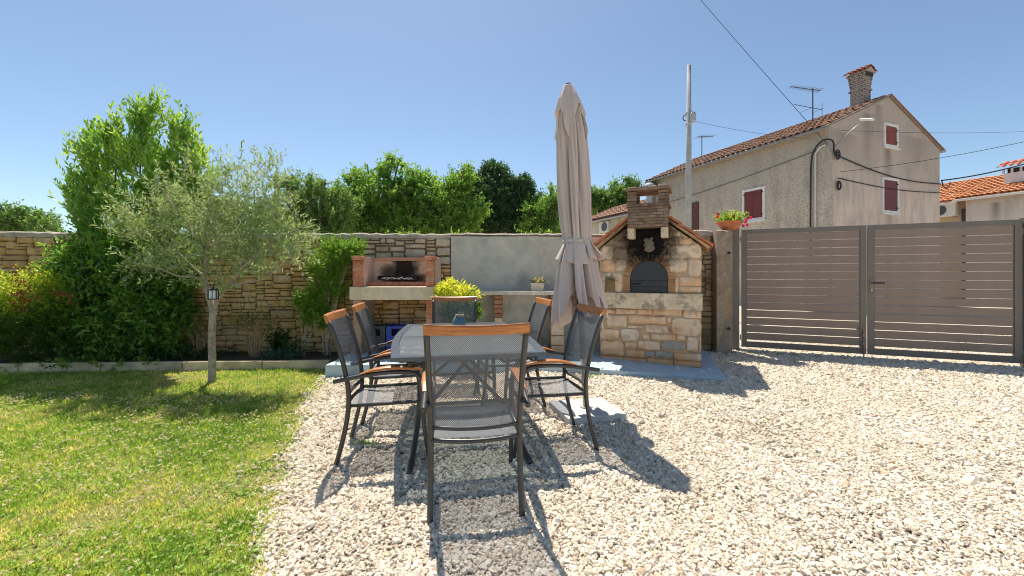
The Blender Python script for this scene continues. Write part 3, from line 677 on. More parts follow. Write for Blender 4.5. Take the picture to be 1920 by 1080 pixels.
# corbels and chimney
u0 = ouz(1180, 430, -.0)[0]; cw = .50; ucx = ocx; ch_y0 = -.20
for u in (ucx-.25, ucx+.25-.085):
    V, F = [], []
    bevel_mod(MB().box((u, ch_y0+.02, 1.72), (u+.085, .03, 1.855)).build('corbel', MLED, ov), .008, 2)
def brick_courses(x0, x1, y0, y1, z0, z1, ch, bl, mat, parent, joint=.008):
    b = MB().box((x0+.008, y0+.008, z0), (x1-.008, y1-.008, z1)).build('brick_core', M['soil_mortar'], parent)
    n = round((z1-z0)/ch); h = (z1-z0)/n
    for i in range(n):
        for (fixed, a, c, axis) in ((y0, x0, x1, 'x'), (y1, x0, x1, 'x'), (x0, y0, y1, 'y'), (x1, y0, y1, 'y')):
            if axis == 'x' and fixed == y1: continue
            p_ = a+(0 if axis == 'x' else .07); e = c-(0 if axis == 'x' else .0); p_ -= (bl/2 if i % 2 else 0)
            while p_ < e:
                s0, s1 = max(p_, a+(.07 if axis == 'y' else 0)), min(p_+bl, e)
                if s1-s0 > .02:
                    j = rng.uniform(-.004, .004); zz0, zz1 = z0+i*h+joint/2, z0+(i+1)*h-joint/2
                    if axis == 'x': bb = ((s0+.003, y0+j, zz0), (s1-.003, y0+.07, zz1))
                    else:
                        bb = ((x0+j, s0+.003, zz0), (x0+.07, s1-.003, zz1)) if fixed == x0 else ((x1-.07, s0+.003, zz0), (x1+j, s1-.003, zz1))
                    MB().box(*bb, .004).build('brick', mat, parent)
                p_ += bl
x0, x1 = ucx-.25, ucx+.25; y1c = ch_y0+.40
brick_courses(x0, x1, ch_y0, y1c, 1.86, 2.13, .039, .15, M['chim_brick'], ov)
bevel_mod(MB().box((x0-.02, ch_y0-.02, 2.131), (x1+.02, y1c+.02, 2.165)).build('chimney_rim', M['chim_brick'], ov), .006)
for a in (x0, x1-.115):
    for b in (ch_y0, y1c-.10):
        for i in range(4): MB().box((a, b, 2.166+i*.042), (a+.115, b+.10, 2.166+i*.042+.036), .004).build('brick', M['chim_brick'], ov)
bevel_mod(MB().box((x0-.015, ch_y0-.03, 2.336), (x1+.03, y1c+.03, 2.375)).build('chimney_cap', M['chim_brick'], ov), .006)
for i in range(4): MB().box((x0+.02+i*.12, ch_y0+.02, 2.376), (x0+.02+i*.12+.10, ch_y0+.34, 2.395+.008*(i % 2)), .005).build('cap_stone', MCOP, ov)
# roof slopes of terracotta tiles
MRT = plain('oven_roof_tile', (.50, .17, .075), .85, .35, 8, bump=.3)
for sgn in (-1, 1):
    apex = Vector((OW/2, 0, 2.17)); eave = Vector((OW/2+sgn*(OW/2+.10), 0, 1.595)); d = (eave-apex); Ls = d.length; d.normalize(); up_ = Vector((0, 0, 1))-d*d.z; up_.normalize()
    nt_ = 4
    for k in range(nt_):
        s0, s1 = Ls*k/nt_, Ls*(k+1)/nt_+.02
        for j in range(5):
            ya, yb = -.11+j*.26, -.11+j*.26+.25
            P = []
            for (s_, lift_) in ((s0, .004), (s1, .016)):
                for y_ in (ya, yb):
                    for hh in (0, .028): P.append(apex+d*s_+up_*(lift_+hh)+Vector((0, y_, 0)))
            # order: s0/ya/0, s0/ya/1, s0/yb/0, s0/yb/1, s1...
            MB().add(P, [(0, 1, 3, 2), (4, 6, 7, 5), (0, 4, 5, 1), (2, 3, 7, 6), (1, 5, 7, 3), (0, 2, 6, 4)]).build('roof_tile', MRT, ov)
    P = [apex-up_*.03+Vector((0, -.06, 0)), eave-up_*.03+Vector((0, -.06, 0)), eave-up_*.03+Vector((0, 1.15, 0)), apex-up_*.03+Vector((0, 1.15, 0))]; P += [q+up_*.032 for q in P]
    MB().add(P, [(0, 3, 2, 1), (4, 5, 6, 7), (0, 1, 5, 4), (1, 2, 6, 5), (2, 3, 7, 6), (3, 0, 4, 7)]).build('roof_slope', M['oven_mortar'], ov)
# carved stone over the door
def ornament():
    outline = [(.0, -.115), (.045, -.10), (.08, -.06), (.06, -.02), (.07, .015), (.04, .04), (.06, .075), (.035, .095), (.01, .07), (-.02, .085), (-.055, .075), (-.07, .045), (-.045, .02), (-.065, -.015), (-.05, -.05), (-.06, -.09), (-.03, -.10)]
    n = len(outline); V = []
    for (a, b) in outline: V.append((a, .0, b))
    for (a, b) in outline: V.append((a, -.03+rng.uniform(-.004, .004), b))
    for (a, b) in outline: V.append((a*.6, -.05+rng.uniform(-.008, .008), b*.62))
    V.append((0, -.058, 0)); F = []
    for r in range(2):
        for k in range(n): F.append((r*n+k, r*n+(k+1) % n, (r+1)*n+(k+1) % n, (r+1)*n+k))
    for k in range(n): F.append((2*n+k, 2*n+(k+1) % n, 3*n))
    o = mesh_obj('carved_stone', V, F, plain('carved_limestone', (.17, .14, .11), .9, .25, 30, bump=.6, bscale=50, bdist=.006), ov, True)
    uu, zz = ouz(1216, 457, .05); o.location = (uu, -.012, zz)
ornament()
# stone pot on the ledge
uu, zz = ouz(1143, 536, .0); q = OA+OD*uu
sp = thing('stone_pot', 'small mossy stone pot standing at the left end of the oven ledge', 'pot', (q.x+.0, q.y-.027, 1.0), OANG)
M['pot_tufa'] = stone_mat('tufa_pot', [(.30, .20, .10), (.36, .26, .14)], 30, 1., .01, (.09, .06, .03), .6)
MB().lathe([(0, 0), (.066, 0), (.074, .05), (.072, .13), (.076, .165), (.066, .17), (.06, .14), (0, .14)], 16).build('pot_body', M['pot_tufa'], sp, True).scale = (.9, .34, 1)
L = Leaves(); n = 26; P = rs.normal(0, 1, (n, 3))*np.array([.03, .012, 0])+np.array([0, 0, .15]); D = nrm(rs.normal(0, .5, (n, 3))+np.array([0, -.1, 1.])); L.twigs(rs, P, D, .07, 6, .022, .01)
L.build('dry_plant', leaf_mat('dry_plant', [(.12, .12, .05), (.3, .27, .17)], .3), sp)

# ------------------------------------------------------------------ brick barbecue
bb = thing('brick_barbecue', 'open brick barbecue with concrete slab and sooty firebox against the stone wall', 'barbecue', (-2.18, 5.60, 0), R(0))
BW = 1.115; bt = 1.075
MSL = stone_mat('barbecue_slab', [(.72, .59, .42), (.76, .64, .47)], 18, .4, .004, (.46, .36, .25), .45)
bevel_mod(MB().box((-.03, -.02, bt-.175), (BW+.0, .60, bt)).build('hearth_slab', MSL, bb), .006)
MFB = stone_mat('fire_brick', [(.66, .45, .33), (.70, .50, .38)], 10, .3, .004, (.42, .27, .19), .45, soot=[(.58, 1.34, .26, .26, .97), (.40, 1.26, .22, .2, .85), (.60, 1.18, .42, .12, .85)])
def pillar(parent, x0, x1, y0, y1, z0, z1, n, mat):
    h = (z1-z0)/n; MB().box((x0+.006, y0+.006, z0), (x1-.006, y1-.006, z1)).build('mortar', M['joint'], parent)
    for i in range(n):
        j = rng.uniform(-.003, .003); MB().box((x0+j, y0+rng.uniform(-.003, .003), z0+i*h+.005), (x1+j, y1, z0+(i+1)*h-.004), .004).build('brick', mat, parent)
M['joint'] = plain('pale_joint', (.42, .36, .30), .95, .2, 20)
M['red_brick'] = stone_mat('red_brick_material', [(.60, .17, .09), (.68, .26, .15), (.52, .16, .09), (.66, .42, .30)], 26, .5, .004, (.25, .09, .06), .5)
for x0, x1 in ((0, .112), (BW-.115, BW-.003)):
    pillar(bb, x0, x1, .02, .13, bt, bt+.36, 5, M['red_brick'])
    MB().box((x0-.012, .0, bt+.365), (x1+.015, .14, bt+.425), .005).build('cap_brick', M['red_brick'], bb)
    MB().box((x0+.002, .1305, bt+.002), (x1-.002, .58, bt+.415), .003).build('side_panel', MFB, bb)
MB().box((.113, .52, bt+.002), (BW-.116, .58, bt+.37), .003).build('back_panel', MFB, bb)
MB().box((.113, .50, bt+.372), (BW-.116, .585, bt+.425), .004).build('back_rim', M['red_brick'], bb)
for x0, x1, mt in ((0.0, .112, M['joint']), (BW-.115, BW-.003, M['red_brick'])):
    pillar(bb, x0, x1, .03, .15, .14, bt-.177, 9, M['red_brick'] if x0 > .5 else stone_mat('pale_brick', [(.46, .30, .22), (.50, .36, .28), (.44, .2, .13)], 26, .5, .004, (.3, .2, .15), .5))
    MB().box((x0+.003, .1505, .14), (x1-.003, .60, bt-.177)).build('pillar_side', M['joint'] if x0 < .5 else MFB, bb)
fx = MB(); fx.box((.25, .30, bt+.09), (.80, .50, bt+.10)); 
for s_ in ((.25, .30, .26, .50), (.79, .30, .80, .50), (.25, .49, .80, .50)): fx.box((s_[0], s_[1], bt+.1001), (s_[2], s_[3], bt+.15))
fx.build('fire_tray', M['soot_metal'], bb)
gr = MB(); gr.tube([(.16, .22, bt+.02), (.16, .22, bt+.07)], .006, 6).tube([(.95, .22, bt+.02), (.95, .22, bt+.07)], .006, 6).box((.15, .21, bt+.002), (.98, .23, bt+.065)); gr.build('ash_guard', plain('rusty_iron', (.20, .09, .06), .9, .4, 20), bb)
for k in range(16):
    x = .33+k*.027; a = rng.uniform(-.8, .8); MB().tube([(x-.03*math.cos(a), .29, bt+.105+rng.uniform(-.02, .03)), (x+.01, .30, bt+.11+rng.uniform(-.01, .02)), (x+.035*math.cos(a), .31, bt+.105+rng.uniform(-.015, .035))], .0028, 5).build('wire', M['galv'] if k % 3 else M['white_paint'], bb)

# bottle crates on the platform beneath the barbecue
def crate(name, label, px0, px1, mat, Y=5.83, z=.15):
    x0 = (px0-960)/FPX*Y; x1 = (px1-960)/FPX*Y; t = thing(name, label, 'crate', ((x0+x1)/2, Y, z), 0); w_ = (x1-x0)/2; h = .36; d = .28
    MB().box((-w_, 0, 0), (w_, d, .02), .003).box((-w_, 0, .0201), (w_, .012, h*.62), .002).box((-w_, d-.012, .0201), (w_, d, h), .002).box((-w_, .0121, .0201), (-w_+.012, d-.0121, h), .002).box((w_-.012, .0121, .0201), (w_, d-.0121, h), .002).build('crate_shell', mat, t)
    MB().box((-w_, 0, h*.62+.0001), (-w_*.55, .012, h), .002).box((w_*.55, 0, h*.62+.0001), (w_, .012, h), .002).box((-w_*.549, 0, h-.035), (w_*.549, .012, h), .002).build('hand_hole_frame', mat, t)
    for k in range(3):
        for j in range(2):
            bx, by = -w_+.05+k*(2*w_-.1)/2, .07+j*.12
            MB().lathe([(0, .021), (.03, .021), (.031, .20), (.013, .27), (.013, h-.01+.03*((k+j) % 2)), (0, h-.005+.03*((k+j) % 2))], 10, (bx, by, 0)).build('bottle', BOT, t, True)
BOT = plain('dark_bottle_glass', (.05, .03, .015), .15, .1); 
crate('bottle_crate', 'dark grey bottle crate beneath the barbecue, left of the blue one', 680, 722, plain('dark_grey_plastic', (.05, .055, .065), .5, .1))
crate('bottle_crate', 'blue plastic bottle crate beneath the brick barbecue', 724, 768, plain('blue_plastic', (.015, .06, .42), .4, .08))

# ------------------------------------------------------------------ counter
ct = thing('stone_counter', 'long stone slab counter on brick and stone piers before the rendered wall', 'counter', (0, 0, 0))
CS = stone_mat('counter_slab', [(.66, .58, .46), (.72, .64, .52)], 22, .5, .005, (.25, .22, .19), .5)
bevel_mod(MB().box((-.72, 5.86, .95), (1.18, 6.25, 1.005)).build('counter_slab', CS, ct), .007)
for x0, x1 in ((-.255, -.14), (.565, .75)):
    for i, (z0, z1) in enumerate(((.10, .22), (.225, .36), (.365, .52), (.525, .62))): MB().box((x0, 5.93+rng.uniform(-.006, .006), z0), (x1, 6.24, z1-.004), .008).build('pier_stone', M['oven_stone'], ct)
    for i in range(5): MB().box((x0+rng.uniform(-.004, .004), 5.93, .622+i*.0655), (x1, 6.24, .622+i*.0655+.058), .004).build('brick', M['brick'], ct)
# firewood
fw = thing('firewood_pile', 'small stack of dark firewood logs beneath the counter', 'firewood', (.33, 6.0, .10))
LOG = stone_mat('log_material', [(.20, .13, .08), (.32, .22, .13), (.12, .08, .05)], 30, .6, .006, (.04, .03, .02), .5)
for row in range(4):
    for k in range(4-(row % 2)):
        r = rng.uniform(.032, .045); x = -.14+.075*k+(row % 2)*.037; z = .045+row*.072; a = rng.uniform(0, 1)
        MB().tube([(x, -.06+rng.uniform(-.03, .03), z), (x+rng.uniform(-.01, .01), .20, z)], [r, r*.95], 7, rng.uniform(.7, 1)).build('log', LOG, fw)
# planter with yellow flowers
p = dp(1007, 544, 6.0); pl = thing('flower_planter', 'small cream planter of yellow flowers standing on the counter', 'flower pot', (p.x, 6.0, 1.005), R(2))
bevel_mod(MB().add([(-.085, -.06, 0), (.085, -.06, 0), (.085, .06, 0), (-.085, .06, 0), (-.10, -.07, .115), (.10, -.07, .115), (.10, .07, .115), (-.10, .07, .115)], [(0, 3, 2, 1), (4, 5, 6, 7), (0, 1, 5, 4), (1, 2, 6, 5), (2, 3, 7, 6), (3, 0, 4, 7)]).build('planter_box', plain('cream_ceramic', (.62, .54, .40), .7, .2, 40, bump=.4), pl), .006)
n = 34; L = Leaves(); P = np.stack([rs.uniform(-.08, .08, n), rs.uniform(-.05, .05, n), np.full(n, .112)], 1); D = nrm(P*np.array([7, 4, 0])+np.array([0, 0, .7])+rs.normal(0, .2, (n, 3)))
L.twigs(rs, P, D, .06, 8, .02, .008); L.build('leaves', leaf_mat('planter_leaf', [(.10, .18, .04), (.3, .33, .1)], .4), pl)
L = Leaves(); cs = np.stack([rs.uniform(-.10, .10, 26), rs.uniform(-.07, .03, 26), rs.uniform(.13, .20, 26)], 1); cs = np.concatenate([cs, [[.16, -.02, .13], [.175, -.03, .12], [.15, -.02, .145]]])
for j in range(6):
    D = rdir(rs, len(cs)); N = nrm(np.cross(D, rs.normal(size=(len(cs), 3)))); L.add(cs, D, N, np.full(len(cs), .016), np.full(len(cs), .016), rs.uniform(0, 1, len(cs)))
L.build('blossoms', leaf_mat('yellow_petal', [(.75, .50, .08), (.85, .68, .22), (.85, .75, .45)], .3), pl)

# ------------------------------------------------------------------ table
def mk_mesh_fabric(name, axes, pitch=.0098, open_=.42):
    m = NT(name); tc = m.n('ShaderNodeTexCoord'); sp_ = m.n('ShaderNodeSeparateXYZ'); m.l(tc.outputs['Object'], sp_.inputs[0])
    a, b = sp_.outputs[axes[0]], sp_.outputs[axes[1]]; k = 2*math.pi/pitch
    # woven lattice: staggered diamond holes
    f = m.math('ADD', m.math('COSINE', m.math('MULTIPLY', a, k)), m.math('COSINE', m.math('MULTIPLY', b, k*.92)))
    g = m.math('MULTIPLY', m.math('COSINE', m.math('MULTIPLY', m.math('ADD', a, b), k*.5)), m.math('COSINE', m.math('MULTIPLY', m.math('SUBTRACT', a, b), k*.5)))
    hole = m.math('GREATER_THAN', m.math('ABSOLUTE', g), 1-open_)
    n = m.noise(m.coord(), 300, 2); m.base(m.ramp(n, [(.3, (.10, .11, .125)), (.7, (.19, .205, .23))])); m.rough(.5)
    m.l(m.math('SUBTRACT', 1., hole), m.p.inputs['Alpha']); m.bump(m.math('ABSOLUTE', g), .3, .002); return m.m
M['mesh_back'] = mk_mesh_fabric('woven_back_mesh', (0, 2), .0105, .60); M['mesh_seat'] = mk_mesh_fabric('woven_seat_mesh', (0, 1), .0075, .42)
def mk_tabletop():
    m = NT('slate_tabletop'); v = m.coord('Object', (1, 1, 1)); v2 = m.coord('Object', (.6, 14, 1)); n = m.noise(v2, 2.2, 3, .5); n2 = m.noise(v, 90, 4)
    c = m.ramp(n, [(.35, (.27, .30, .32)), (.65, (.40, .43, .45))]); c = m.mix(m.ramp(n2, [(.4, .3), (.6, 0.)]), c, (.16, .18, .2)); m.base(c); m.rough(.28); m.bump(n2, .08, .001); tp = m.n('ShaderNodeBsdfTransparent'); tp.inputs[0].default_value = (.75, .82, .85, 1); mx = m.n('ShaderNodeMixShader'); mx.inputs[0].default_value = .62
    m.l(m.p.outputs[0], mx.inputs[1]); m.l(tp.outputs[0], mx.inputs[2]); m.l(mx.outputs[0], m.out.inputs[0]); return m.m        # tinted glass panels
TA = R(11); tv = Vector((math.cos(TA), math.sin(TA), 0)); tu = Vector((-math.sin(TA), math.cos(TA), 0))
TC = Vector((-.255, 2.60, 0))+tu*.86
tb = thing('dining_table', 'grey metal garden table with bowed sides and tinted glass top', 'table', tuple(TC), TA)
HL = .86
def side(y): return .495+.055*math.cos(y/HL*math.pi/2)
N = 18; out = [(side(-HL+2*HL*k/N), -HL+2*HL*k/N) for k in range(N+1)]+[(-side(HL-2*HL*k/N), HL-2*HL*k/N) for k in range(N+1)]
inn = [(x-math.copysign(.055, x), y*(HL-.055)/HL) for x, y in out]; n = len(out)
V = []; F = []
for (x, y) in out: V.append((x, y, .712))
for (x, y) in out: V.append((x, y, .736))
for (x, y) in out: V.append((x*.992, y*.995, .740))
for (x, y) in inn: V.append((x, y, .740))
for (x, y) in inn: V.append((x, y, .712))
for r_ in range(4):
    for k in range(n): F.append((r_*n+k, r_*n+(k+1) % n, (r_+1)*n+(k+1) % n, (r_+1)*n+k))
for k in range(n): F.append((4*n+k, 4*n+(k+1) % n, (k+1) % n, k))
mesh_obj('table_rim', V, F, M['table_metal'], tb)
# inset panels
for (y0, y1) in ((-HL+.055, -.012), (.012, HL-.055)):
    pts = []
    ys = [y0+(y1-y0)*k/8 for k in range(9)]
    pts = [(side(y)-.058, y) for y in ys]+[(-(side(y)-.058), y) for y in ys[::-1]]
    MB().prism(pts, .7205, .7365).build('top_panel', M.setdefault('top', mk_tabletop()), tb)
MB().box((-.49, -.0115, .722), (.49, .0115, .7385), .001).build('centre_bar', M['table_metal'], tb)
for y in (-.70, .70): MB().box((-.42, y-.02, .68), (.42, y+.02, .711), .003).build('cross_rail', M['table_metal'], tb)
for x in (-.42, .42): MB().box((x-.0195, -.68, .682), (x+.0195, .68, .7105), .003).build('side_rail', M['table_metal'], tb)
for sy in (-1, 1):
    for sx in (-1, 1):
        pts = smooth_path([(sx*.45, sy*.74, .70), (sx*.375, sy*.64, .665), (sx*.335, sy*.52, .52), (sx*.335, sy*.44, .33), (sx*.35, sy*.50, .16), (sx*.37, sy*.66, .055), (sx*.385, sy*.86, .022)], 5)
        MB().tube(pts, .019, 8).build('leg', M['frame'], tb, True)
        MB().tube([(sx*.40, sy*.70, .67), (sx*.28, sy*.46, .60), (sx*.18, sy*.30, .69)], .012, 6).build('brace', M['frame'], tb, True)
    pts = smooth_path([(-.345, sy*.46, .22), (-.16, sy*.34, .40), (0, sy*.28, .56), (.10, sy*.26, .69)], 5); MB().tube(pts, .014, 6).build('arched_brace', M['frame'], tb, True)
    pts = smooth_path([(.345, sy*.46, .22), (.16, sy*.34, .40), (0, sy*.31, .56), (-.10, sy*.26, .69)], 5); MB().tube(pts, .014, 6).build('arched_brace', M['frame'], tb, True)
    MB().tube([(-.335, sy*.44, .31), (.335, sy*.44, .31)], .013, 6).build('stretcher', M['frame'], tb, True)

# ------------------------------------------------------------------ chairs
def make_chair():
    t = thing('garden_chair', 'x', 'chair'); fr = M['frame']
    up = [(-.315, 0), (-.275, .15), (-.240, .32), (-.228, .46), (-.240, .60), (-.285, .80), (-.345, .985)]
    def upr(z): return np.interp(z, [p[1] for p in up], [p[0] for p in up])
    for s in (-1, 1):
        xs = [.232, .232, .232, .232, .236, .242, .248]
        MB().tube(smooth_path([(s*x, p[0], p[1]) for x, p in zip(xs, up)], 4), .0155, 8).build('leg', fr, t, True)
        MB().tube(smooth_path([(s*.262, .300, 0), (s*.262, .262, .22), (s*.262, .245, .42), (s*.264, .235, .56), (s*.266, .215, .612), (s*.267, .16, .636), (s*.267, .02, .640), (s*.266, -.15, .622), (s*.264, -.275, .598), (s*.262, -.315, .590)], 4), .0145, 8).build('leg', fr, t, True)
        # armrest pad, arched
        P = [(.245, .6535), (.17, .668), (.05, .675), (-.06, .664), (-.15, .638)]; V = []; F = []
        wds = [.017, .026, .027, .024, .014]; ths = [.010, .022, .026, .020, .006]
        PP = smooth_path([(0, a, b) for a, b in P], 3); m_ = len(PP)
        for i, q in enumerate(PP):
            u = i/(m_-1)*4; wd = np.interp(u, range(5), wds); th = np.interp(u, range(5), ths)
            for (dx, dz) in ((-1, -1), (1, -1), (1, .3), (.6, .75), (-.6, .75), (-1, .3)): V.append((s*.267+dx*wd, q.y, q.z+dz*th*.5))
        for i in range(m_-1):
            for k in range(6): F.append((i*6+k, i*6+(k+1) % 6, (i+1)*6+(k+1) % 6, (i+1)*6+k))
        F += [tuple(range(6))[::-1], tuple((m_-1)*6+k for k in range(6))]
        mesh_obj('armrest', V, F, M['teak'], t)
        MB().tube([(s*.234, -.235, .418), (s*.234, .235, .425), (s*.262, .245, .40)], .012, 8).build('seat_rail', fr, t, True)
        MB().tube([(s*.234, -.262, .598), (s*.262, -.285, .598)], .010, 6).build('arm_joint', fr, t)
    # top rail: curved teak
    V = []; F = []; K = 14
    for i in range(K+1):
        x = -.262+.524*i/K; bow = -.035*(1-(x/.262)**2); yc = -.350+bow
        zt = 1.030-.006*(1-(x/.262)**2)
        for (dy, z) in ((-.012, .975), (.012, .972), (.013, zt-.006), (.006, zt), (-.008, zt), (-.014, zt-.008)): V.append((x, yc+dy-(z-.975)*.30, z))
    for i in range(K):
        for k in range(6): F.append((i*6+k, (i+1)*6+k, (i+1)*6+(k+1) % 6, i*6+(k+1) % 6))
    F += [tuple(range(6)), tuple(K*6+k for k in range(6))[::-1]]
    mesh_obj('top_rail', V, F, M['teak'], t)
    # woven back: bowed backwards in the middle
    V = []; F = []; NX, NZ = 14, 16
    for j in range(NZ+1):
        z = .475+.497*j/NZ; y = float(upr(z))
        for i in range(NX+1):
            u = -1+2*i/NX; V.append((u*.235, y-.03*(1-u*u), z))
    for j in range(NZ):
        for i in range(NX): a = j*(NX+1)+i; F.append((a, a+1, a+NX+2, a+NX+1))
    mesh_obj('backrest', V, F, M['mesh_back'], t, True)
    # seat with rolled front
    V = []; F = []; prof = [(-.232, .418), (-.15, .410), (-.05, .405), (.06, .410), (.16, .418), (.225, .424), (.252, .418), (.262, .402), (.256, .388)]
    for (y, z) in prof:
        for i in range(NX+1):
            u = -1+2*i/NX; V.append((u*.236, y, z-.012*(1-u*u)*(1 if y < .2 else .3)))
    for j in range(len(prof)-1):
        for i in range(NX): a = j*(NX+1)+i; F.append((a, a+1, a+NX+2, a+NX+1))
    mesh_obj('seat', V, F, M['mesh_seat'], t, True)
    for (z, dy, r_) in ((.470, 0, .012), (.405, 0, .013)):
        MB().tube([(u*.232, float(upr(z))-.03*(1-u*u)+dy, z-.008*(1-u*u)) for u in np.linspace(-1, 1, 9)], r_, 8).build('cross_bar', fr, t, True)
    MB().tube([(-.236, .246, .400), (.236, .246, .400)], .011, 8).build('front_bar', fr, t, True)
    return t
CH = make_chair()
def rot_of(d): return math.atan2(-d[0], d[1])     # local +y faces d
# name by what one can find; position = centre of the seat on the ground
chairs = [
 ('near end chair seen from behind, closest to the camera', (-.178, 2.075), TA-R(2.5)),
 ('first chair on the lawn side, nearer the camera', (-1.19, 2.905), rot_of((.98, .17))),
 ('second chair on the lawn side, nearer the barbecue', (-1.29, 3.615), rot_of((.98, .20))),
 ('first chair on the parasol side, by the stone base', (.553, 3.135), rot_of((-.975, -.20))),
 ('second chair on the parasol side, by the counter', (.262, 4.06), rot_of((-.97, -.20))),
 ('far end chair in front of the yellow green shrub', (-.675, 4.82), TA+R(180-5)),
]
for i, (lb, (bx, by), rz) in enumerate(chairs):
    o = CH if i == 0 else copy_tree(CH)
    f = Vector((-math.sin(rz), math.cos(rz), 0))
    o.location = Vector((bx, by, 0))+f*.31; o.rotation_euler = (0, 0, rz)
    tag(o, 'dark mesh chair with teak arms: '+lb, 'chair', 'mesh garden chairs around the table')
    o.scale = (1, 1, .978); o.location.z = -.022 if i in (1, 2, 5) else 0.0

# jar lantern on the table
jp = Vector((-.50, 3.93, .7405)); jar = thing('glass_jar', 'small blue glass jar lantern with rope neck on the table', 'jar', tuple(jp))
gm = NT('blue_glass'); gm.base((.30, .50, .60)); gm.rough(.08); gm.p.inputs['Transmission Weight'].default_value = .75; gm.p.inputs['IOR'].default_value = 1.3
MB().lathe([(0, 0), (.052, .0), (.06, .03), (.055, .07), (.035, .10), (.032, .125), (.030, .125), (.033, .10), (.052, .07), (.056, .03), (.05, .005), (0, .005)], 20).build('jar_body', gm.m, jar, True)
rope = plain('rope', (.50, .38, .26), .95, .3, 90, bump=.8, bscale=200)
MB().tube([(.037*math.cos(a), .037*math.sin(a), .108+.01*math.sin(a*.5)) for a in np.linspace(0, 6.28, 17)], .006, 6).tube([(.037*math.cos(a), .037*math.sin(a), .12) for a in np.linspace(0, 6.28, 17)], .005, 6).build('rope_neck', rope, jar, True)
MB().tube([(-.036, -.02, .11), (-.06, -.03, .06), (-.075, -.035, .0055)], .005, 6).tube([(0, .0, .125), (.004, 0, .15)], .004, 6).build('rope_tail', rope, jar, True)

# ------------------------------------------------------------------ parasol and base
def mk_granite():
    m = NT('grey_granite'); v = m.coord(); n = m.noise(v, 160, 3, .8); n2 = m.noise(v, 6, 4)
    c = m.ramp(n, [(.35, (.20, .21, .21)), (.5, (.46, .48, .48)), (.65, (.66, .67, .66))]); c = m.mix(m.ramp(n2, [(.5, 0.), (.7, .3)]), c, (.33, .34, .33)); m.base(c); m.rough(.75); m.bump(n, .3, .002); return m.m
ps = thing('parasol_stand', 'square grey granite slab holding the parasol on the gravel', 'parasol stand', (BASE_C[0], BASE_C[1], 0), BASE_R)
bevel_mod(MB().box((-.262, -.242, -.01), (.262, .242, .072)).build('base_slab', mk_granite(), ps), .007)
MB().tube([(0, 0, .0725), (0, 0, .082)], .055, 16).build('socket_plate', M['galv'], ps)
pr = thing('parasol', 'tall closed taupe parasol tied in the middle', 'parasol', (BASE_C[0], BASE_C[1], .083)); pr.rotation_euler = (R(-.5), R(-3.1), 0)
MPW = NT('parasol_pole_wood'); v = MPW.coord('Object', (60, 60, 4)); MPW.base(MPW.ramp(MPW.noise(v, 1, 4), [(.3, (.36, .27, .17)), (.7, (.62, .52, .38))])); MPW.rough(.35)
MB().tube([(0, 0, 0), (0, 0, .42)], .027, 14).build('pole', MPW.m, pr, True)
MB().tube([(0, 0, .4205), (0, 0, 2.74)], .029, 14).build('pole_sleeve', M['cable'], pr, True)
def mk_cloth():
    m = NT('taupe_canvas'); v = m.coord('Object', (1, 1, .25)); n = m.noise(v, 30, 4); n2 = m.noise(m.coord(), 1.5, 4)
    c = m.ramp(n2, [(.3, (.66, .56, .51)), (.7, (.75, .645, .59))]); m.base(c); m.rough(.95); m.p.inputs['Specular IOR Level'].default_value = .1; m.bump(n, .25, .006)
    tr = m.n('ShaderNodeBsdfTranslucent'); m.l(c, tr.inputs[0]); mx = m.n('ShaderNodeMixShader'); mx.inputs[0].default_value = .22
    m.l(m.p.outputs[0], mx.inputs[1]); m.l(tr.outputs[0], mx.inputs[2]); m.l(mx.outputs[0], m.out.inputs[0]); return m.m
MC = mk_cloth()
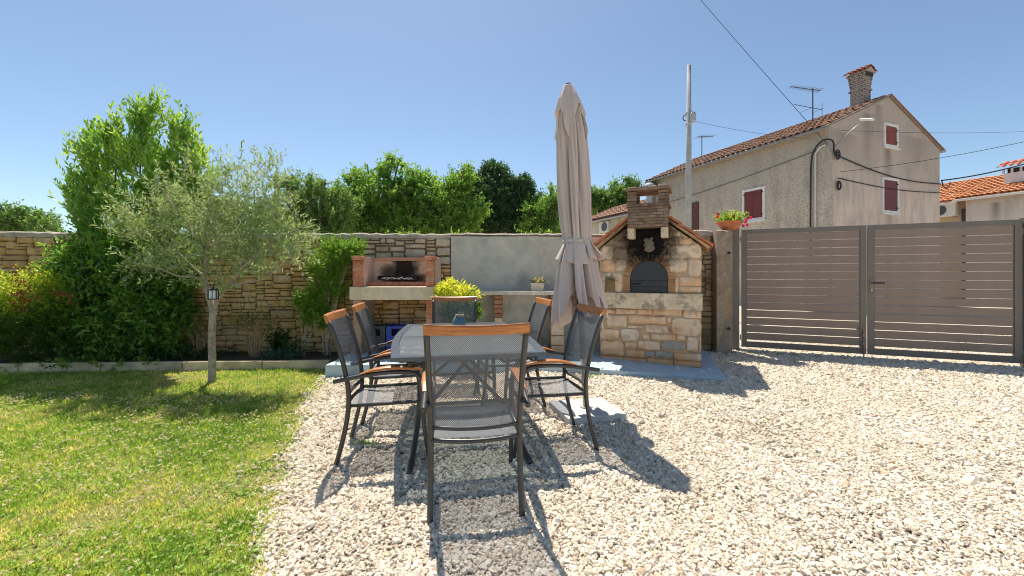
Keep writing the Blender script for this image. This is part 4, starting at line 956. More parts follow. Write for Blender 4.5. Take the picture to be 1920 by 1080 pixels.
def canopy():
    zt = 2.80; T = 180; Mz = 76; V = []; F = []
    r_ = random.Random(4); ph = [r_.uniform(0, 6.28) for _ in range(8)]
    ribs = 8
    zs = [2.83, 2.74, 2.60, 2.42, 2.2, 1.9, 1.62, 1.52, 1.455, 1.40, 1.30, 1.1, .9, .74, .6]
    rsv = [.050, .085, .115, .138, .146, .150, .146, .132, .118, .140, .175, .225, .265, .285, .28]
    for j in range(Mz+1):
        t = j/Mz
        for i in range(T):
            th = 2*math.pi*i/T
            fold = .5+.5*math.cos(ribs*th+.5*math.sin(2*th+ph[0])+ph[1])       # 1 at ribs
            hem = .74+.26*(1-fold)**1.3*(.6+.4*math.sin(th+ph[2]))+.05*math.sin(3*th+ph[3])
            if 3.9 < th < 4.9: hem += .06
            z = 2.83+(hem-2.83)*t; Rr = .93*float(np.interp(-z, [-q for q in zs], rsv))
            below = max(0., min(1., (1.46-z)/.3)); amp = .50+.24*below; tight = math.exp(-((z-1.455)/.05)**2); amp = amp*(1-.75*tight)
            tw = .16*math.sin(z*2.1+th)*1.0
            f2 = .5+.5*math.cos(ribs*(th+tw)+.5*math.sin(2*th+ph[0])+ph[1]); f2 = abs(math.cos(ribs*.5*(th+tw)+.25*math.sin(2*th+ph[0])+ph[1]*.5))**.7
            f3 = .5+.5*math.cos(19*th+3*z+ph[4]); f4 = .5+.5*math.cos(31*th-2*z+ph[5])
            rr = Rr*(1-amp*(1-f2)-.13*(1-f3)*(1-tight)-.06*f4)*1.10
            rr *= 1+.12*below*math.sin(2*th+ph[6])
            V.append((rr*math.cos(th), rr*math.sin(th), z))
    for j in range(Mz):
        for i in range(T): a = j*T+i; b = j*T+(i+1) % T; F.append((a, b, b+T, a+T))
    o = mesh_obj('canopy', V, F, MC, pr, True); s_ = o.modifiers.new('solid', 'SOLIDIFY'); s_.thickness = .002
    # vent cap
    V = []; F = []; K = 22
    for j in range(K+1):
        t = j/K
        for i in range(T):
            th = 2*math.pi*i/T; fold = .5+.5*math.cos(4*th+1.1); hem = 2.62-.26*fold**1.6+.03*math.sin(5*th); z = 2.85+(hem-2.85)*t
            Rr = float(np.interp(t, [0, .15, .5, 1], [.045, .062, .108, .150])); rr = Rr*(1-.22*t*(.5+.5*math.cos(8*th+.6))-.06*t*math.cos(17*th)); V.append((rr*math.cos(th), rr*math.sin(th), z))
    for j in range(K):
        for i in range(T): a = j*T+i; b = j*T+(i+1) % T; F.append((a, b, b+T, a+T))
    n = len(V); V.append((0, 0, 2.862)); F += [(i, n, (i+1) % T) for i in range(T)]
    mesh_obj('vent_cap', V, F, MC, pr, True)
    MB().lathe([(0, 2.864), (.022, 2.866), (.024, 2.870), (.014, 2.876), (0, 2.877)], 14).build('finial', M['cable'], pr, True)
    # tie strap
    b = MB(); pts = [(.122*math.cos(a)*(1+.05*math.cos(8*a)), .122*math.sin(a)*(1+.05*math.cos(8*a)), 1.46+.008*math.sin(2*a)) for a in np.linspace(0, 6.283, 49)]
    V = []; F = []
    for (x, y, z) in pts: V += [(x, y, z-.016), (x, y, z+.016), (x*.96, y*.96, z+.017), (x*.96, y*.96, z-.017)]
    for i in range(len(pts)-1):
        for k in range(4): F.append((i*4+k, (i+1)*4+k, (i+1)*4+(k+1) % 4, i*4+(k+1) % 4))
    mesh_obj('tie_strap', V, F, MC, pr, True)
    # loose valance flaps under the strap
    for (a, wd, ln, out_, dz) in ((R(183), .10, .17, .09, 0), (R(228), .10, .19, .05, 0), (R(272), .12, .21, .045, 0), (R(318), .09, .18, .06, 0), (R(356), .12, .17, .12, .0), (R(60), .1, .17, .08, 0), (R(120), .1, .15, .08, 0)):
        V = []; F = []
        for j in range(7):
            t = j/6
            for i in range(5):
                u = -1+2*i/4; rr = .118+out_*t*(1-.2*u*u)+.008*math.sin(6*u+a)*t; aa = a+u*wd/(.12+.1*t)*.5*(1.+.7*t)
                V.append((rr*math.cos(aa), rr*math.sin(aa), 1.452+dz-ln*t*(.92+.1*u)))
        for j in range(6):
            for i in range(4): q = j*5+i; F.append((q, q+1, q+6, q+5))
        o = mesh_obj('valance_flap', V, F, MC, pr, True); s_ = o.modifiers.new('solid', 'SOLIDIFY'); s_.thickness = .002
canopy()

# small lantern hung on the olive tree
lp = dp(400, 552, 4.62); la = thing('tree_lantern', 'small black framed white glass lantern hanging on the olive tree', 'lantern', tuple(lp)); la.rotation_euler = (0, 0, R(20))
MB().box((-.036, -.036, -.045), (.036, .036, .045), .002).build('glass', plain('frosted_glass', (.70, .74, .78), .3, .05), la)
b = MB()
for sx in (-1, 1):
    for sy in (-1, 1): b.box((sx*.038-.005, sy*.038-.005, -.05), (sx*.038+.005, sy*.038+.005, .05))
b.box((-.046, -.046, -.056), (.046, .046, -.0505)); b.box((-.003, -.0405, -.049), (.003, -.0365, .049)); b.build('lantern_frame', M['cable'], la)
MB().add([(-.05, -.05, .0505), (.05, -.05, .0505), (.05, .05, .0505), (-.05, .05, .0505), (0, 0, .085)], [(0, 3, 2, 1), (0, 1, 4), (1, 2, 4), (2, 3, 4), (3, 0, 4)]).build('roof', M['cable'], la)
MB().tube([(0, 0, .083), (.01, .01, .12), (.0, .03, .14)], .003, 6).build('hook', M['cable'], la)

# ------------------------------------------------------------------ main house
HX, HY_ = 10.76, 14.0; HA = math.atan2(.374, .9275)
g_ = Vector((.9275, .374, 0)); s_d = Vector((-.374, .9275, 0)); W_, L_ = 7.1, 8.75; ZE, ZR = 6.28, 7.86
def mk_stucco(name, cols, rough_scale, bstr, speck, stain_pts=()):
    m = NT(name); v = m.coord(); sep = m.n('ShaderNodeSeparateXYZ'); m.l(v, sep.inputs[0])
    n = m.noise(v, .55, 7, .6, .5); n1 = m.noise(v, rough_scale, 4, .7); vs_ = m.coord('Object', (2.2, 2.2, .6)); n2 = m.noise(vs_, 1.1, 6, .65, .4)
    c = m.ramp(n, [(.3, cols[0]), (.5, cols[1]), (.7, cols[2])])
    c = m.mix(m.ramp(n2, [(.45, 0.), (.75, .7)]), c, (.27, .24, .21))
    c = m.mix(m.ramp(n1, [(.36, speck), (.52, 0.)]), c, (.16, .135, .11))
    hi = m.ramp(m.math('ADD', m.math('MULTIPLY', sep.outputs[2], .12), m.math('MULTIPLY', n, .5)), [(.68, 0.), (1.1, .65)]); c = m.mix(hi, c, (.33, .29, .25))
    for (ax, ux, z1, ln, wd, amt) in stain_pts:                      # run-off streaks below sills
        u = m.math('DIVIDE', m.math('ABSOLUTE', m.math('SUBTRACT', sep.outputs[ax], ux)), wd); t = m.math('DIVIDE', m.math('SUBTRACT', z1, sep.outputs[2]), ln)
        f = m.math('MULTIPLY', m.ramp(m.math('ADD', u, m.math('MULTIPLY', m.math('SUBTRACT', n2, .5), 1.6)), [(.1, 1.), (1.1, 0.)]), m.ramp(t, [(0., 0.), (.03, 1.), (1., 0.)])); c = m.mix(m.math('MULTIPLY', f, amt), c, (.14, .12, .10))
    m.base(c); m.rough(.95); m.bump(n1, bstr, .03); return m.m
MSIDE = mk_stucco('pebbledash_stucco', [(.54, .47, .38), (.64, .56, .46), (.72, .63, .53)], 26, .7, .75)
MGAB = mk_stucco('beige_stucco', [(.66, .52, .42), (.76, .60, .49), (.78, .66, .56)], 16, .25, .15, ((0, 3.5, 5.95, 1.5, .34, .75), (0, 3.6, 3.46, .9, .3, .5), (0, 2.25, 7.1, 2.4, .45, .6), (0, 2.9, 7.5, 1.8, .35, .5), (0, .12, 6.2, 4.5, .22, .6), (0, .9, 6.2, 1.4, .9, .45), (0, 5.4, 6.6, 2.2, 1.3, .35)))
hs = thing('village_house', 'two storey beige stucco house with maroon shutters behind the gate', 'house', (HX, HY_, 0), HA)
V = [(0, 0, -.5), (W_, 0, -.5), (W_, 0, ZE), (W_/2, 0, ZR), (0, 0, ZE)]; mesh_obj('gable_wall', V+[(x, .25, z) for x, y, z in V], [(4, 3, 2, 1, 0)[::-1], (5, 6, 7, 8, 9)[::-1], (2, 3, 8, 7), (3, 4, 9, 8), (1, 2, 7, 6)], MGAB, hs)
MB().box((-.012, -.012, -.5), (.25, L_, ZE-.01)).build('side_wall', MSIDE, hs)
MB().box((W_-.25, .251, -.5), (W_, L_, ZE-.01)).box((.251, L_-.25, -.5), (W_-.251, L_, ZE-.01)).build('rear_walls', MSIDE, hs)
pt = math.atan2(ZR-ZE, W_/2); sl = (W_/2)/math.cos(pt)
MRF = stone_mat('old_roof_tile', [(.42, .19, .11), (.52, .30, .20), (.36, .20, .14), (.56, .40, .30), (.30, .17, .12)], 9, .5, .01, (.13, .09, .07), .7)
for sg in (1, -1):
    x0 = -.22 if sg == 1 else W_+.16; dxr = W_/2-x0; z0 = ZE-.22*math.tan(pt)+.02
    V = [(x0, -.06, z0), (W_/2, -.06, ZR+.02), (W_/2, L_+.1, ZR+.02), (x0, L_+.1, z0)]; V += [(x, y, z+.05) for x, y, z in V]
    F = [(0, 1, 2, 3), (4, 7, 6, 5), (0, 4, 5, 1), (1, 5, 6, 2), (2, 6, 7, 3), (3, 7, 4, 0)]
    mesh_obj('roof_slope', V, F if sg == 1 else [f[::-1] for f in F], M['roofwood'] if 'roofwood' in M else M.setdefault('roofwood', plain('roof_board', (.28, .22, .18), .9, .2)), hs)
def canal_tile(r0=.112, r1=.095, ln=.54, n=7, lift=.03):
    V = []; F = []
    for (x, r, lz) in ((0, r0, lift), (ln, r1, 0)):
        for k in range(n+1):
            a = math.pi*k/n; V.append((x, r*math.cos(a), r*.75*math.sin(a)+lz))
        for k in range(n+1):
            a = math.pi*k/n; V.append((x, (r-.016)*math.cos(a), (r-.016)*.75*math.sin(a)+lz))
    m = n+1
    for k in range(n): F += [(k, k+1, 2*m+k+1, 2*m+k), (m+k+1, m+k, 3*m+k, 3*m+k+1), (k+1, k, m+k, m+k+1)]
    return V, F
tV, tF = canal_tile(); tme = None
rowsp = (L_+.1)/37; tl = (sl+.28)/8
for i in range(37):
    for k in range(8):
        s0 = -.30/math.cos(pt)+k*tl*.985; pos = Vector((s0*math.cos(pt), -.02+rowsp*(i+.5)+random.uniform(-.012, .012), ZE+.055+s0*math.sin(pt)))
        if tme is None: o = mesh_obj('roof_tile', tV, tF, MRF, hs, True); tme = o.data
        else: o = link(bpy.data.objects.new('roof_tile', tme), hs)
        o.matrix_local = Matrix.Translation(pos) @ Matrix.Rotation(-pt+random.uniform(-.015, .015), 4, 'Y') @ Matrix.Rotation(random.uniform(-.03, .03), 4, 'Z')
b = MB()
for k in range(15):
    s0 = W_+.14-k*.27; 
    x = W_+.14-k*.262; z = ZE+(W_-x)*math.tan(pt)+.07
    b.add([(x, -.10, z), (x-.29, -.10, z+.29*math.tan(pt)-.012), (x-.29, .12, z+.29*math.tan(pt)-.012), (x, .12, z), (x, -.10, z+.03), (x-.29, -.10, z+.29*math.tan(pt)+.018), (x-.29, .12, z+.29*math.tan(pt)+.018), (x, .12, z+.03)], [(0, 1, 2, 3), (4, 7, 6, 5), (0, 4, 5, 1), (1, 5, 6, 2), (2, 6, 7, 3), (3, 7, 4, 0)]) if x-.29 > W_/2-.02 else None
o = b.build('verge_tiles', MRF, hs); o['kind'] = 'stuff'
MB().tube([(-.27, -.08, ZE-.10), (-.27, L_+.1, ZE-.10)], .07, 10).build('gutter', plain('zinc_gutter', (.25, .24, .23), .5, .2, metal=.4), hs, True)
MB().box((-.2, .0, ZE-.11), (-.013, L_, ZE-.02)).build('soffit', MGAB, hs)
MB().tube([(W_+.13, -.12, ZE-.04), (W_+.13, .5, ZE-.04)], .07, 10).build('gutter', plain('grey_gutter', (.4, .4, .4), .5, .1), hs, True)
MSH = plain('maroon_shutter', (.15, .028, .03), .6, .2, 6, bump=.1)
MSH2 = plain('red_brown_shutter', (.22, .045, .028), .7, .3, 6, bump=.1)
def window(nm, label, x0, x1, z0, z1, wall, mat, leaves=2, frame=True):
    """wall 'g' = gable (front -y) or 's' = side (front -x)"""
    def bx(b, u0, u1, d0, d1, za, zc, bev=.0):
        return b.box((u0, -d1, za), (u1, -d0, zc), bev) if wall == 'g' else b.box((-d1-.012, u0, za), (-d0-.012, u1, zc), bev)
    fw_ = .095 if frame else .03
    fb_ = MB(); bx(fb_, x0, x1, .001, .05, z0, z0+fw_); bx(fb_, x0, x1, .001, .05, z1-fw_, z1); bx(fb_, x0, x0+fw_, .001, .05, z0+fw_+.0005, z1-fw_-.0005); bx(fb_, x1-fw_, x1, .001, .05, z0+fw_+.0005, z1-fw_-.0005)
    wnd = fb_.build('window', M['white_paint'] if frame else mat, hs)
    if label: wnd['label'] = label
    a0, a1 = x0+fw_+.01, x1-fw_-.01; step = (a1-a0)/leaves
    for k in range(leaves):
        b_ = MB(); bx(b_, a0+k*step+.004, a0+(k+1)*step-.004, .004, .036, z0+fw_+.01, z1-fw_-.01, .003); sh = b_.build('shutter', mat, wnd)
    b_ = MB()
    for zz in (z0+fw_+.12, z1-fw_-.12):
        bx(b_, x1-fw_-.07, x1-fw_+.03, .0505, .062, zz-.02, zz+.02)
        if leaves == 2: bx(b_, x0+fw_-.03, x0+fw_+.07, .0505, .062, zz-.02, zz+.02)
    b_.build('hinges', M['cable'], wnd)
    if frame:
        b_ = MB(); bx(b_, x0-.04, x1+.04, .001, .09, z0-.07, z0-.001); b_.build('sill', M['white_paint'], wnd)
window('w', 'small upper gable window with closed red brown shutter', 3.20, 4.10, 5.98, 6.86, 'g', MSH2, 1)
window('w', 'lower gable window with closed maroon shutters', 3.09, 4.15, 3.52, 4.84, 'g', MSH, 1)
window('w', 'double maroon shutters in a white frame on the side wall', 2.23, 3.22, 3.40, 4.70, 's', MSH, 2)
window('w', 'narrow brown shutter without white frame', 5.50, 5.95, 3.30, 4.62, 's', plain('brown_shutter', (.12, .045, .03), .7, .2), 1, False)
# conduit and cable loop at the corner
MB().tube([(-.06, .36, 2.0), (-.06, .36, 5.45), (-.075, .20, 5.62), (-.08, .02, 5.66)], .035, 8).build('conduit', plain('pvc_conduit', (.55, .53, .52), .5, .1), hs, True)
MB().tube(smooth_path([(-.12, .48, 1.8), (-.12, .48, 3.6), (-.12, .46, 5.1), (-.12, .36, 5.55), (-.14, .14, 5.78), (-.16, -.10, 5.80), (.02, -.16, 5.72), (.16, -.10, 5.5), (.30, -.07, 5.36)], 5), .028, 8).build('cable_loop', M['cable'], hs, True)
b = MB()
for c_, r0 in (((.42, -.08, 5.36), .15), ((.38, -.10, 5.30), .12), ((.50, -.07, 4.30), .15), ((.48, -.09, 4.28), .11)):
    b.tube([(c_[0]+r0*.7*math.cos(a), c_[1], c_[2]+r0*math.sin(a)) for a in np.linspace(0, 6.28, 15)], .022, 6)
b.build('cable_coil', M['cable'], hs, True)
b = MB(); b.tube([(.3+ (W_-.35)*t, -.05, 5.36-1.05*t*.36-.28*math.sin(math.pi*t*.9)) for t in np.linspace(0, 1, 18)], .020, 6); b.tube([(.5+(W_-.5)*t, -.05, 4.56-.02*t-.12*math.sin(math.pi*t)) for t in np.linspace(0, 1, 14)], .016, 6)
b.build('wall_cable', M['cable'], hs, True)
MB().tube([(-.07, .3+ (L_-.4)*t, 5.55-.72*t-.2*math.sin(math.pi*t)*.5) for t in np.linspace(0, 1, 14)], .011, 6).build('wall_cable', M['cable'], hs, True)
MB().tube([(.30, -.05, 5.62), (.32, -.5, 6.0), (.34, -.75, 6.16)], .016, 6).build('lamp_arm', M['galv'], hs, True)
MB().box((-.06, -.20, -.04), (.06, .20, .04), .025, M=Matrix.Translation((.37, -.95, 6.24)) @ Matrix.Rotation(R(18), 4, 'X')).build('street_lamp_head', M['white_paint'], hs)
# chimney on the roof
cr = Matrix.Identity(4); MCB = stone_mat('grey_chimney_brick', [(.44, .40, .36), (.36, .32, .29), (.50, .46, .42), (.40, .30, .25)], 20, .5, .006, (.16, .13, .11), .6)
cb = MB(); cxh, cyh = 3.08, .66; z = 7.30; lv = 0; wdh = .29
MB().box((cxh-.21, cyh-.21, 7.1), (cxh+.21, cyh+.21, 8.87)).build('chimney_core', plain('chimney_mortar', (.22, .2, .18), .95, .2), hs)
while z < 8.89:
    k = max(0, (z-8.29)/.6); w2 = .225+(.04 if 8.17 < z < 8.27 else 0)+k*.07
    nb = 3
    for side_ in range(4):
        for j in range(nb):
            a0 = -w2+2*w2*j/nb+(.0 if lv % 2 else .04); a1 = a0+2*w2/nb-.02; Mz_ = Matrix.Translation((cxh, cyh, 0)) @ Matrix.Rotation(side_*math.pi/2, 4, 'Z')
            cb.box((a0, -w2, z), (min(a1, w2), -w2+.1, z+.062), M=Mz_)
    z += .078; lv += 1
o = cb.build('chimney_bricks', MCB, hs); o['kind'] = 'stuff'
MB().box((cxh-.2, cyh-.31, 8.73), (cxh+.2, cyh+.31, 8.87)).build('chimney_throat', M['soot_metal'], hs)
rd = MB()
for sg in (-1, 1):
    for j in range(5):
        for k in range(2):
            V, F = canal_tile(.075, .065, .24, 6, .02); Mx = Matrix.Translation((cxh+sg*(.37-k*.17), cyh-.30+j*.15, 8.91+k*.10)) @ Matrix.Rotation(0 if sg < 0 else math.pi, 4, 'Z') @ Matrix.Rotation(R(-29), 4, 'Y')
            rd.add([Mx @ Vector(v_) for v_ in V], F)
o = rd.build('chimney_cap_tiles', plain('red_cap_tile', (.36, .10, .06), .8, .3, 8), hs); o['kind'] = 'stuff'
MB().add([(cxh-.33, cyh-.35, 8.87), (cxh+.33, cyh-.35, 8.87), (cxh, cyh-.35, 9.07), (cxh-.33, cyh+.35, 8.87), (cxh+.33, cyh+.35, 8.87), (cxh, cyh+.35, 9.07)], [(0, 1, 2), (3, 5, 4), (0, 2, 5, 3), (1, 4, 5, 2), (0, 3, 4, 1)]).build('chimney_gable', MCB, hs)

# low wing beyond
wg = thing('low_wing', 'low pale outbuilding with red tiled roof beyond the oven chimney', 'house', (HX+s_d.x*(L_+.12), HY_+s_d.y*(L_+.12), 0), HA)
MWG = mk_stucco('pale_stucco', [(.60, .54, .45), (.66, .60, .50), (.70, .64, .54)], 12, .3, .2)
MB().box((0, 0, -.5), (5, 6.6, 4.75)).build('wall', MWG, wg)
V = [(-.3, -.1, 4.72), (2.8, -.1, 6.0), (2.8, 6.8, 6.0), (-.3, 6.8, 4.72)]; V += [(x, y, z+.06) for x, y, z in V]
mesh_obj('roof_slope', V, [(0, 1, 2, 3), (4, 7, 6, 5), (0, 4, 5, 1), (1, 5, 6, 2), (2, 6, 7, 3), (3, 7, 4, 0)], MRF, wg)
b = MB(); pw = math.atan2(1.28, 3.1)
for i in range(31):
    for k in range(6):
        s0 = -.1+k*.55; Mx = Matrix.Translation((-.3+s0*math.cos(pw), -.0+i*.222, 4.80+s0*math.sin(pw))) @ Matrix.Rotation(-pw+rng.uniform(-.02, .02), 4, 'Y'); b.add([Mx @ Vector(v_) for v_ in tV], tF)
o = b.build('roof_tiles', MRF, wg); o['kind'] = 'stuff'
MB().tube([(-.34, -.1, 4.66), (-.34, 6.8, 4.66)], .06, 8).build('gutter', M['galv'], wg, True)
def ac_unit(label, px, py, Y, wd, face, rz=HA):
    q = dp(px, py, Y); t = thing('air_conditioner', label, 'air conditioner', tuple(q), rz); h = wd*.72
    if face == 's': MB().box((-.32, -wd/2, 0), (-.02, wd/2, h), .015).build('casing', M['white_paint'], t); MB().tube([(-.325, -wd*.12, h/2), (-.345, -wd*.12, h/2)], h*.42, 16).build('fan_grille', plain('dark_grille', (.08, .09, .10), .6), t); MB().box((-.3, -wd*.4, -.05), (0, -wd*.35, -.001)).box((-.3, wd*.35, -.05), (0, wd*.4, -.001)).build('bracket', M['galv'], t)
    return t
ac_unit('white outdoor air conditioner under the eave of the low wing', 1139, 436, 26.1, .95, 's')

# neighbour's house on the right
NP = Vector((22.1, 20.0, 0)); nh = thing('neighbour_house', 'low neighbouring house with bright orange tiled roof and white chimney', 'house', tuple(NP), HA)
MN = mk_stucco('cream_stucco', [(.66, .59, .52), (.70, .63, .56), (.74, .68, .61)], 12, .15, .1, ((1, -1.0, 4.6, 1.6, .22, .7),)); MN2 = plain('ochre_render', (.50, .38, .26), .9, .1, 3)
MB().box((0, -1.9, -.5), (6, .0, 4.86)).build('front_wall', MN, nh)
MB().box((.55, .003, -.5), (6, 7.0, 5.02)).build('recessed_wall', MN2, nh)
MB().box((-.05, -2.18, -.5), (.25, -1.905, 4.9), .01).build('corner_pilaster', plain('grey_blue_paint', (.34, .37, .40), .8, .1), nh)
MB().box((.05, -6.0, -.5), (6, -2.185, 5.0)).build('pink_wall', plain('pink_render', (.55, .42, .38), .9, .08, 3), nh)
MTO = stone_mat('orange_roof_tile', [(.60, .24, .10), (.68, .32, .15), (.56, .22, .10), (.66, .38, .22)], 6, .3, .01, (.32, .14, .07), .5)
def tiled(parent, x0, y0, y1, z0, rise, run, rows, mat, nm='roof_tiles'):
    pa = math.atan2(rise, run); b = MB(); n_ = int((y1-y0)/.21)
    for i in range(n_):
        for k in range(rows):
            s0 = k*.36; Mx = Matrix.Translation((x0+s0*math.cos(pa), y0+.1+i*.21, z0+s0*math.sin(pa))) @ Matrix.Rotation(-pa+.02, 4, 'Y') @ Matrix.Diagonal((.72, .95, .8, 1)); b.add([Mx @ Vector(v_) for v_ in tV], tF)
    o = b.build(nm, mat, parent); o['kind'] = 'stuff'
    V = [(x0, y0, z0-.06), (x0+run, y0, z0+rise-.06), (x0+run, y1, z0+rise-.06), (x0, y1, z0-.06)]; V += [(x, y, z+.055) for x, y, z in V]
    mesh_obj('roof_slope', V, [(0, 1, 2, 3), (4, 7, 6, 5), (0, 4, 5, 1), (1, 5, 6, 2), (2, 6, 7, 3), (3, 7, 4, 0)], mat, parent)
tiled(nh, -.30, -2.2, .35, 4.95, 1.35, 3.6, 11, MTO)
tiled(nh, .15, .36, 7.0, 4.93, 1.55, 3.8, 11, MTO)
MB().box((-.36, -2.2, 4.80), (-.27, .36, 4.90), .01).box((.06, .361, 4.74), (.15, 7.0, 4.84), .01).build('gutter', M['white_paint'], nh)
MB().box((.50, .03, -.5), (.549, .34, 4.5)).build('door', plain('dark_door', (.06, .05, .045), .5, .2), nh)
q = nh.matrix_world
nac = thing('air_conditioner', 'white outdoor air conditioner on the recessed wall of the neighbouring house', 'air conditioner', tuple(NP+g_*.53+s_d*.92+Vector((0, 0, 4.18))), HA)
MB().box((-.34, -.48, 0), (0, .48, .66), .02).build('casing', M['white_paint'], nac); MB().tube([(-.345, .12, .33), (-.365, .12, .33)], .27, 18).build('fan_grille', plain('dark_fan_grille', (.08, .09, .10), .6), nac); MB().box((-.33, -.40, -.06), (0, -.36, -.001)).box((-.33, .36, -.06), (0, .40, -.001)).build('bracket', M['galv'], nac)
# white chimney of the neighbour
nc = MB().box((1.2, -2.6, 5.2), (2.1, -.85, 6.05)).build('chimney', M['white_paint'], nh)
MB().box((1.28, -2.5, 6.051), (2.02, -.95, 6.28)).build('chimney_vents', M['soot_metal'], nc)
b = MB()
for yy in np.arange(-2.55, -.85, .28): b.box((1.2, yy, 6.052), (1.279, yy+.07, 6.28))
b.build('vent_piers', M['white_paint'], nc)
b = MB()
for i in range(9):
    for k in range(2): Mx = Matrix.Translation((.98+k*.33, -2.68+i*.235, 6.30+k*.17)) @ Matrix.Rotation(R(-26), 4, 'Y'); b.add([Mx @ Vector(v_) for v_ in canal_tile(.115, .10, .42)[0]], tF)
o = b.build('chimney_cap_tiles', plain('cap_terracotta', (.50, .16, .09), .85, .3, 6), nh); o['kind'] = 'stuff'

# ------------------------------------------------------------------ pole, aerials and wires
q = dp(1290, 430, 12.5); up_ = thing('utility_pole', 'pale concrete utility pole standing before the house', 'utility pole', (q.x, q.y, 0)); up_.rotation_euler = (0, R(.25), 0)
MB().tube([(0, 0, -.2), (0, 0, 4.65), (0, 0, 7.62)], [.10, .082, .058], 14).build('pole_shaft', M['concrete_pole'], up_, True)
MB().box((-.02, -.20, 5.85), (.14, -.08, 6.12), .02).build('junction_box', M['galv'], up_)
MB().box((-.09, -.085, 5.80), (.09, .085, 5.84), .01).box((-.09, -.085, 6.14), (.09, .085, 6.18), .01).build('steel_band', M['galv'], up_)
MB().tube(smooth_path([(-.07, 0, 6.1), (-.17, -.02, 6.06), (-.18, -.02, 5.94), (-.10, -.02, 5.92)], 4), .014, 6).build('wire_loop', M['cable'], up_, True)
def aerial(label, base, h, boom, n, ang, l0, second=None):
    t = thing('tv_aerial', label, 'aerial', tuple(base), ang); MB().tube([(0, 0, 0), (0, 0, h)], .022, 6).build('mast', M['soot_metal'], t)
    b = MB(); b.tube([(-boom*.75, 0, h*.97+.12), (boom*.25, 0, h*.97-.12*.33)], .014, 5)
    for k in range(n):
        x = -boom*.75+boom*k/(n-1); zz = h*.97+.12-(x+boom*.75)/boom*.16; l = l0*(.6+.4*k/n); b.tube([(x, -l, zz), (x, l, zz)], .008, 4)
    b.build('antenna', M['soot_metal'], t)
    if second:
        b = MB(); b.tube([(-second, 0, h*.45+.14), (second*.5, 0, h*.45-.07)], .012, 5)
        for x in (-second*.2, second*.5): b.tube([(x, -.1, h*.42), (x, .5, h*.42+.05)], .008, 4)
        b.tube([(second*.5, 0, h*.45-.5), (second*.5, 0, h*.45+.22)], .010, 4); b.build('lower_antenna', M['soot_metal'], t)
def on_roof(px, py, Y, down): q = dp(px, py, Y); return q
aerial('tall television aerial with two booms on the house roof', dp(1524, 232, 16.6), 1.42, 1.20, 16, R(0), .22, .75)
aerial('small television aerial at the far end of the house roof', dp(1316, 302, 22.), 1.35, 1.1, 7, R(200), .35)
b = MB().lathe([(0, 0), (.38, 0), (.42, .15), (.42, .42), (.33, .60), (.12, .70), (0, .71)], 18); tk = dp(1219, 357, 21.8)
t = thing('roof_vent', 'round green grey metal vent above the oven chimney', 'vent', tuple(tk)); MB().lathe([(0, 0), (.42, 0), (.45, .12), (.38, .27), (.2, .38), (0, .41)], 18).build('vent_cowl', plain('green_grey', (.16, .22, .21), .6, .1), t, True); MB().tube([(0, 0, -.8), (0, 0, -.001)], .2, 12).build('vent_pipe', M['galv'], t)
def wire(label, pts, sag, r=.012, n=24):
    a, c = Vector(pts[0]), Vector(pts[1]); P = [a.lerp(c, i/n)-Vector((0, 0, sag*4*(i/n)*(1-i/n))) for i in range(n+1)]
    o = MB().tube(P, r, 5).build('overhead_wire', M['cable'], None, True); tag(o, label, 'wire', 'overhead wires')
corner = Vector((HX, HY_, 0))
wire('overhead wire running from the top of the view down to the house corner', (dp(1315, 0, 16.)+(dp(1315, 0, 16.)-(corner+Vector((-.05, -.08, 5.62))))*.6, corner+Vector((-.05, -.08, 5.62))), .03, .009)
wire('thick twisted cable from the house towards the right, above the orange roof', (corner+g_*(W_-.02)+Vector((0, -.06, 5.03)), dp(1960, 296, 15.)), .10, .026)
wire('thin wire crossing the gable and rising to the upper right', (corner+g_*.5+Vector((0, -.12, 4.75)), dp(1990, 250, 13.5)), .12, .009)
wire('faint high wire crossing behind the gable ridge', (corner+g_*.3+Vector((0, -.14, 6.15)), dp(1990, 243, 18.5)), .12, .006)
wire('thin low wire from the house past the neighbouring chimney', (corner+g_*(W_-.02)+Vector((0, -.06, 4.50)), dp(1990, 328, 17.)), .10, .008)
wire('faint wire from the utility pole to the house', (Vector((q.x, q.y, 5.9)) if False else Vector((dp(1290, 430, 12.5).x, 12.5, 5.95)), corner+Vector((-.1, .3, 5.95))), .10, .005)
b = MB(); e0 = corner+g_*(W_)+Vector((0, -.08, 5.03))
b.tube(smooth_path([tuple(e0+g_*.0), tuple(e0+g_*.12+Vector((0, 0, -.22))), tuple(e0+g_*.42+Vector((0, 0, -.26))), tuple(e0+g_*.66+Vector((0, 0, -.0)))], 5), .02, 6); o = b.build('cable_loop', M['cable'], None, True); tag(o, 'drooping cable loop at the right corner of the house', 'cable')

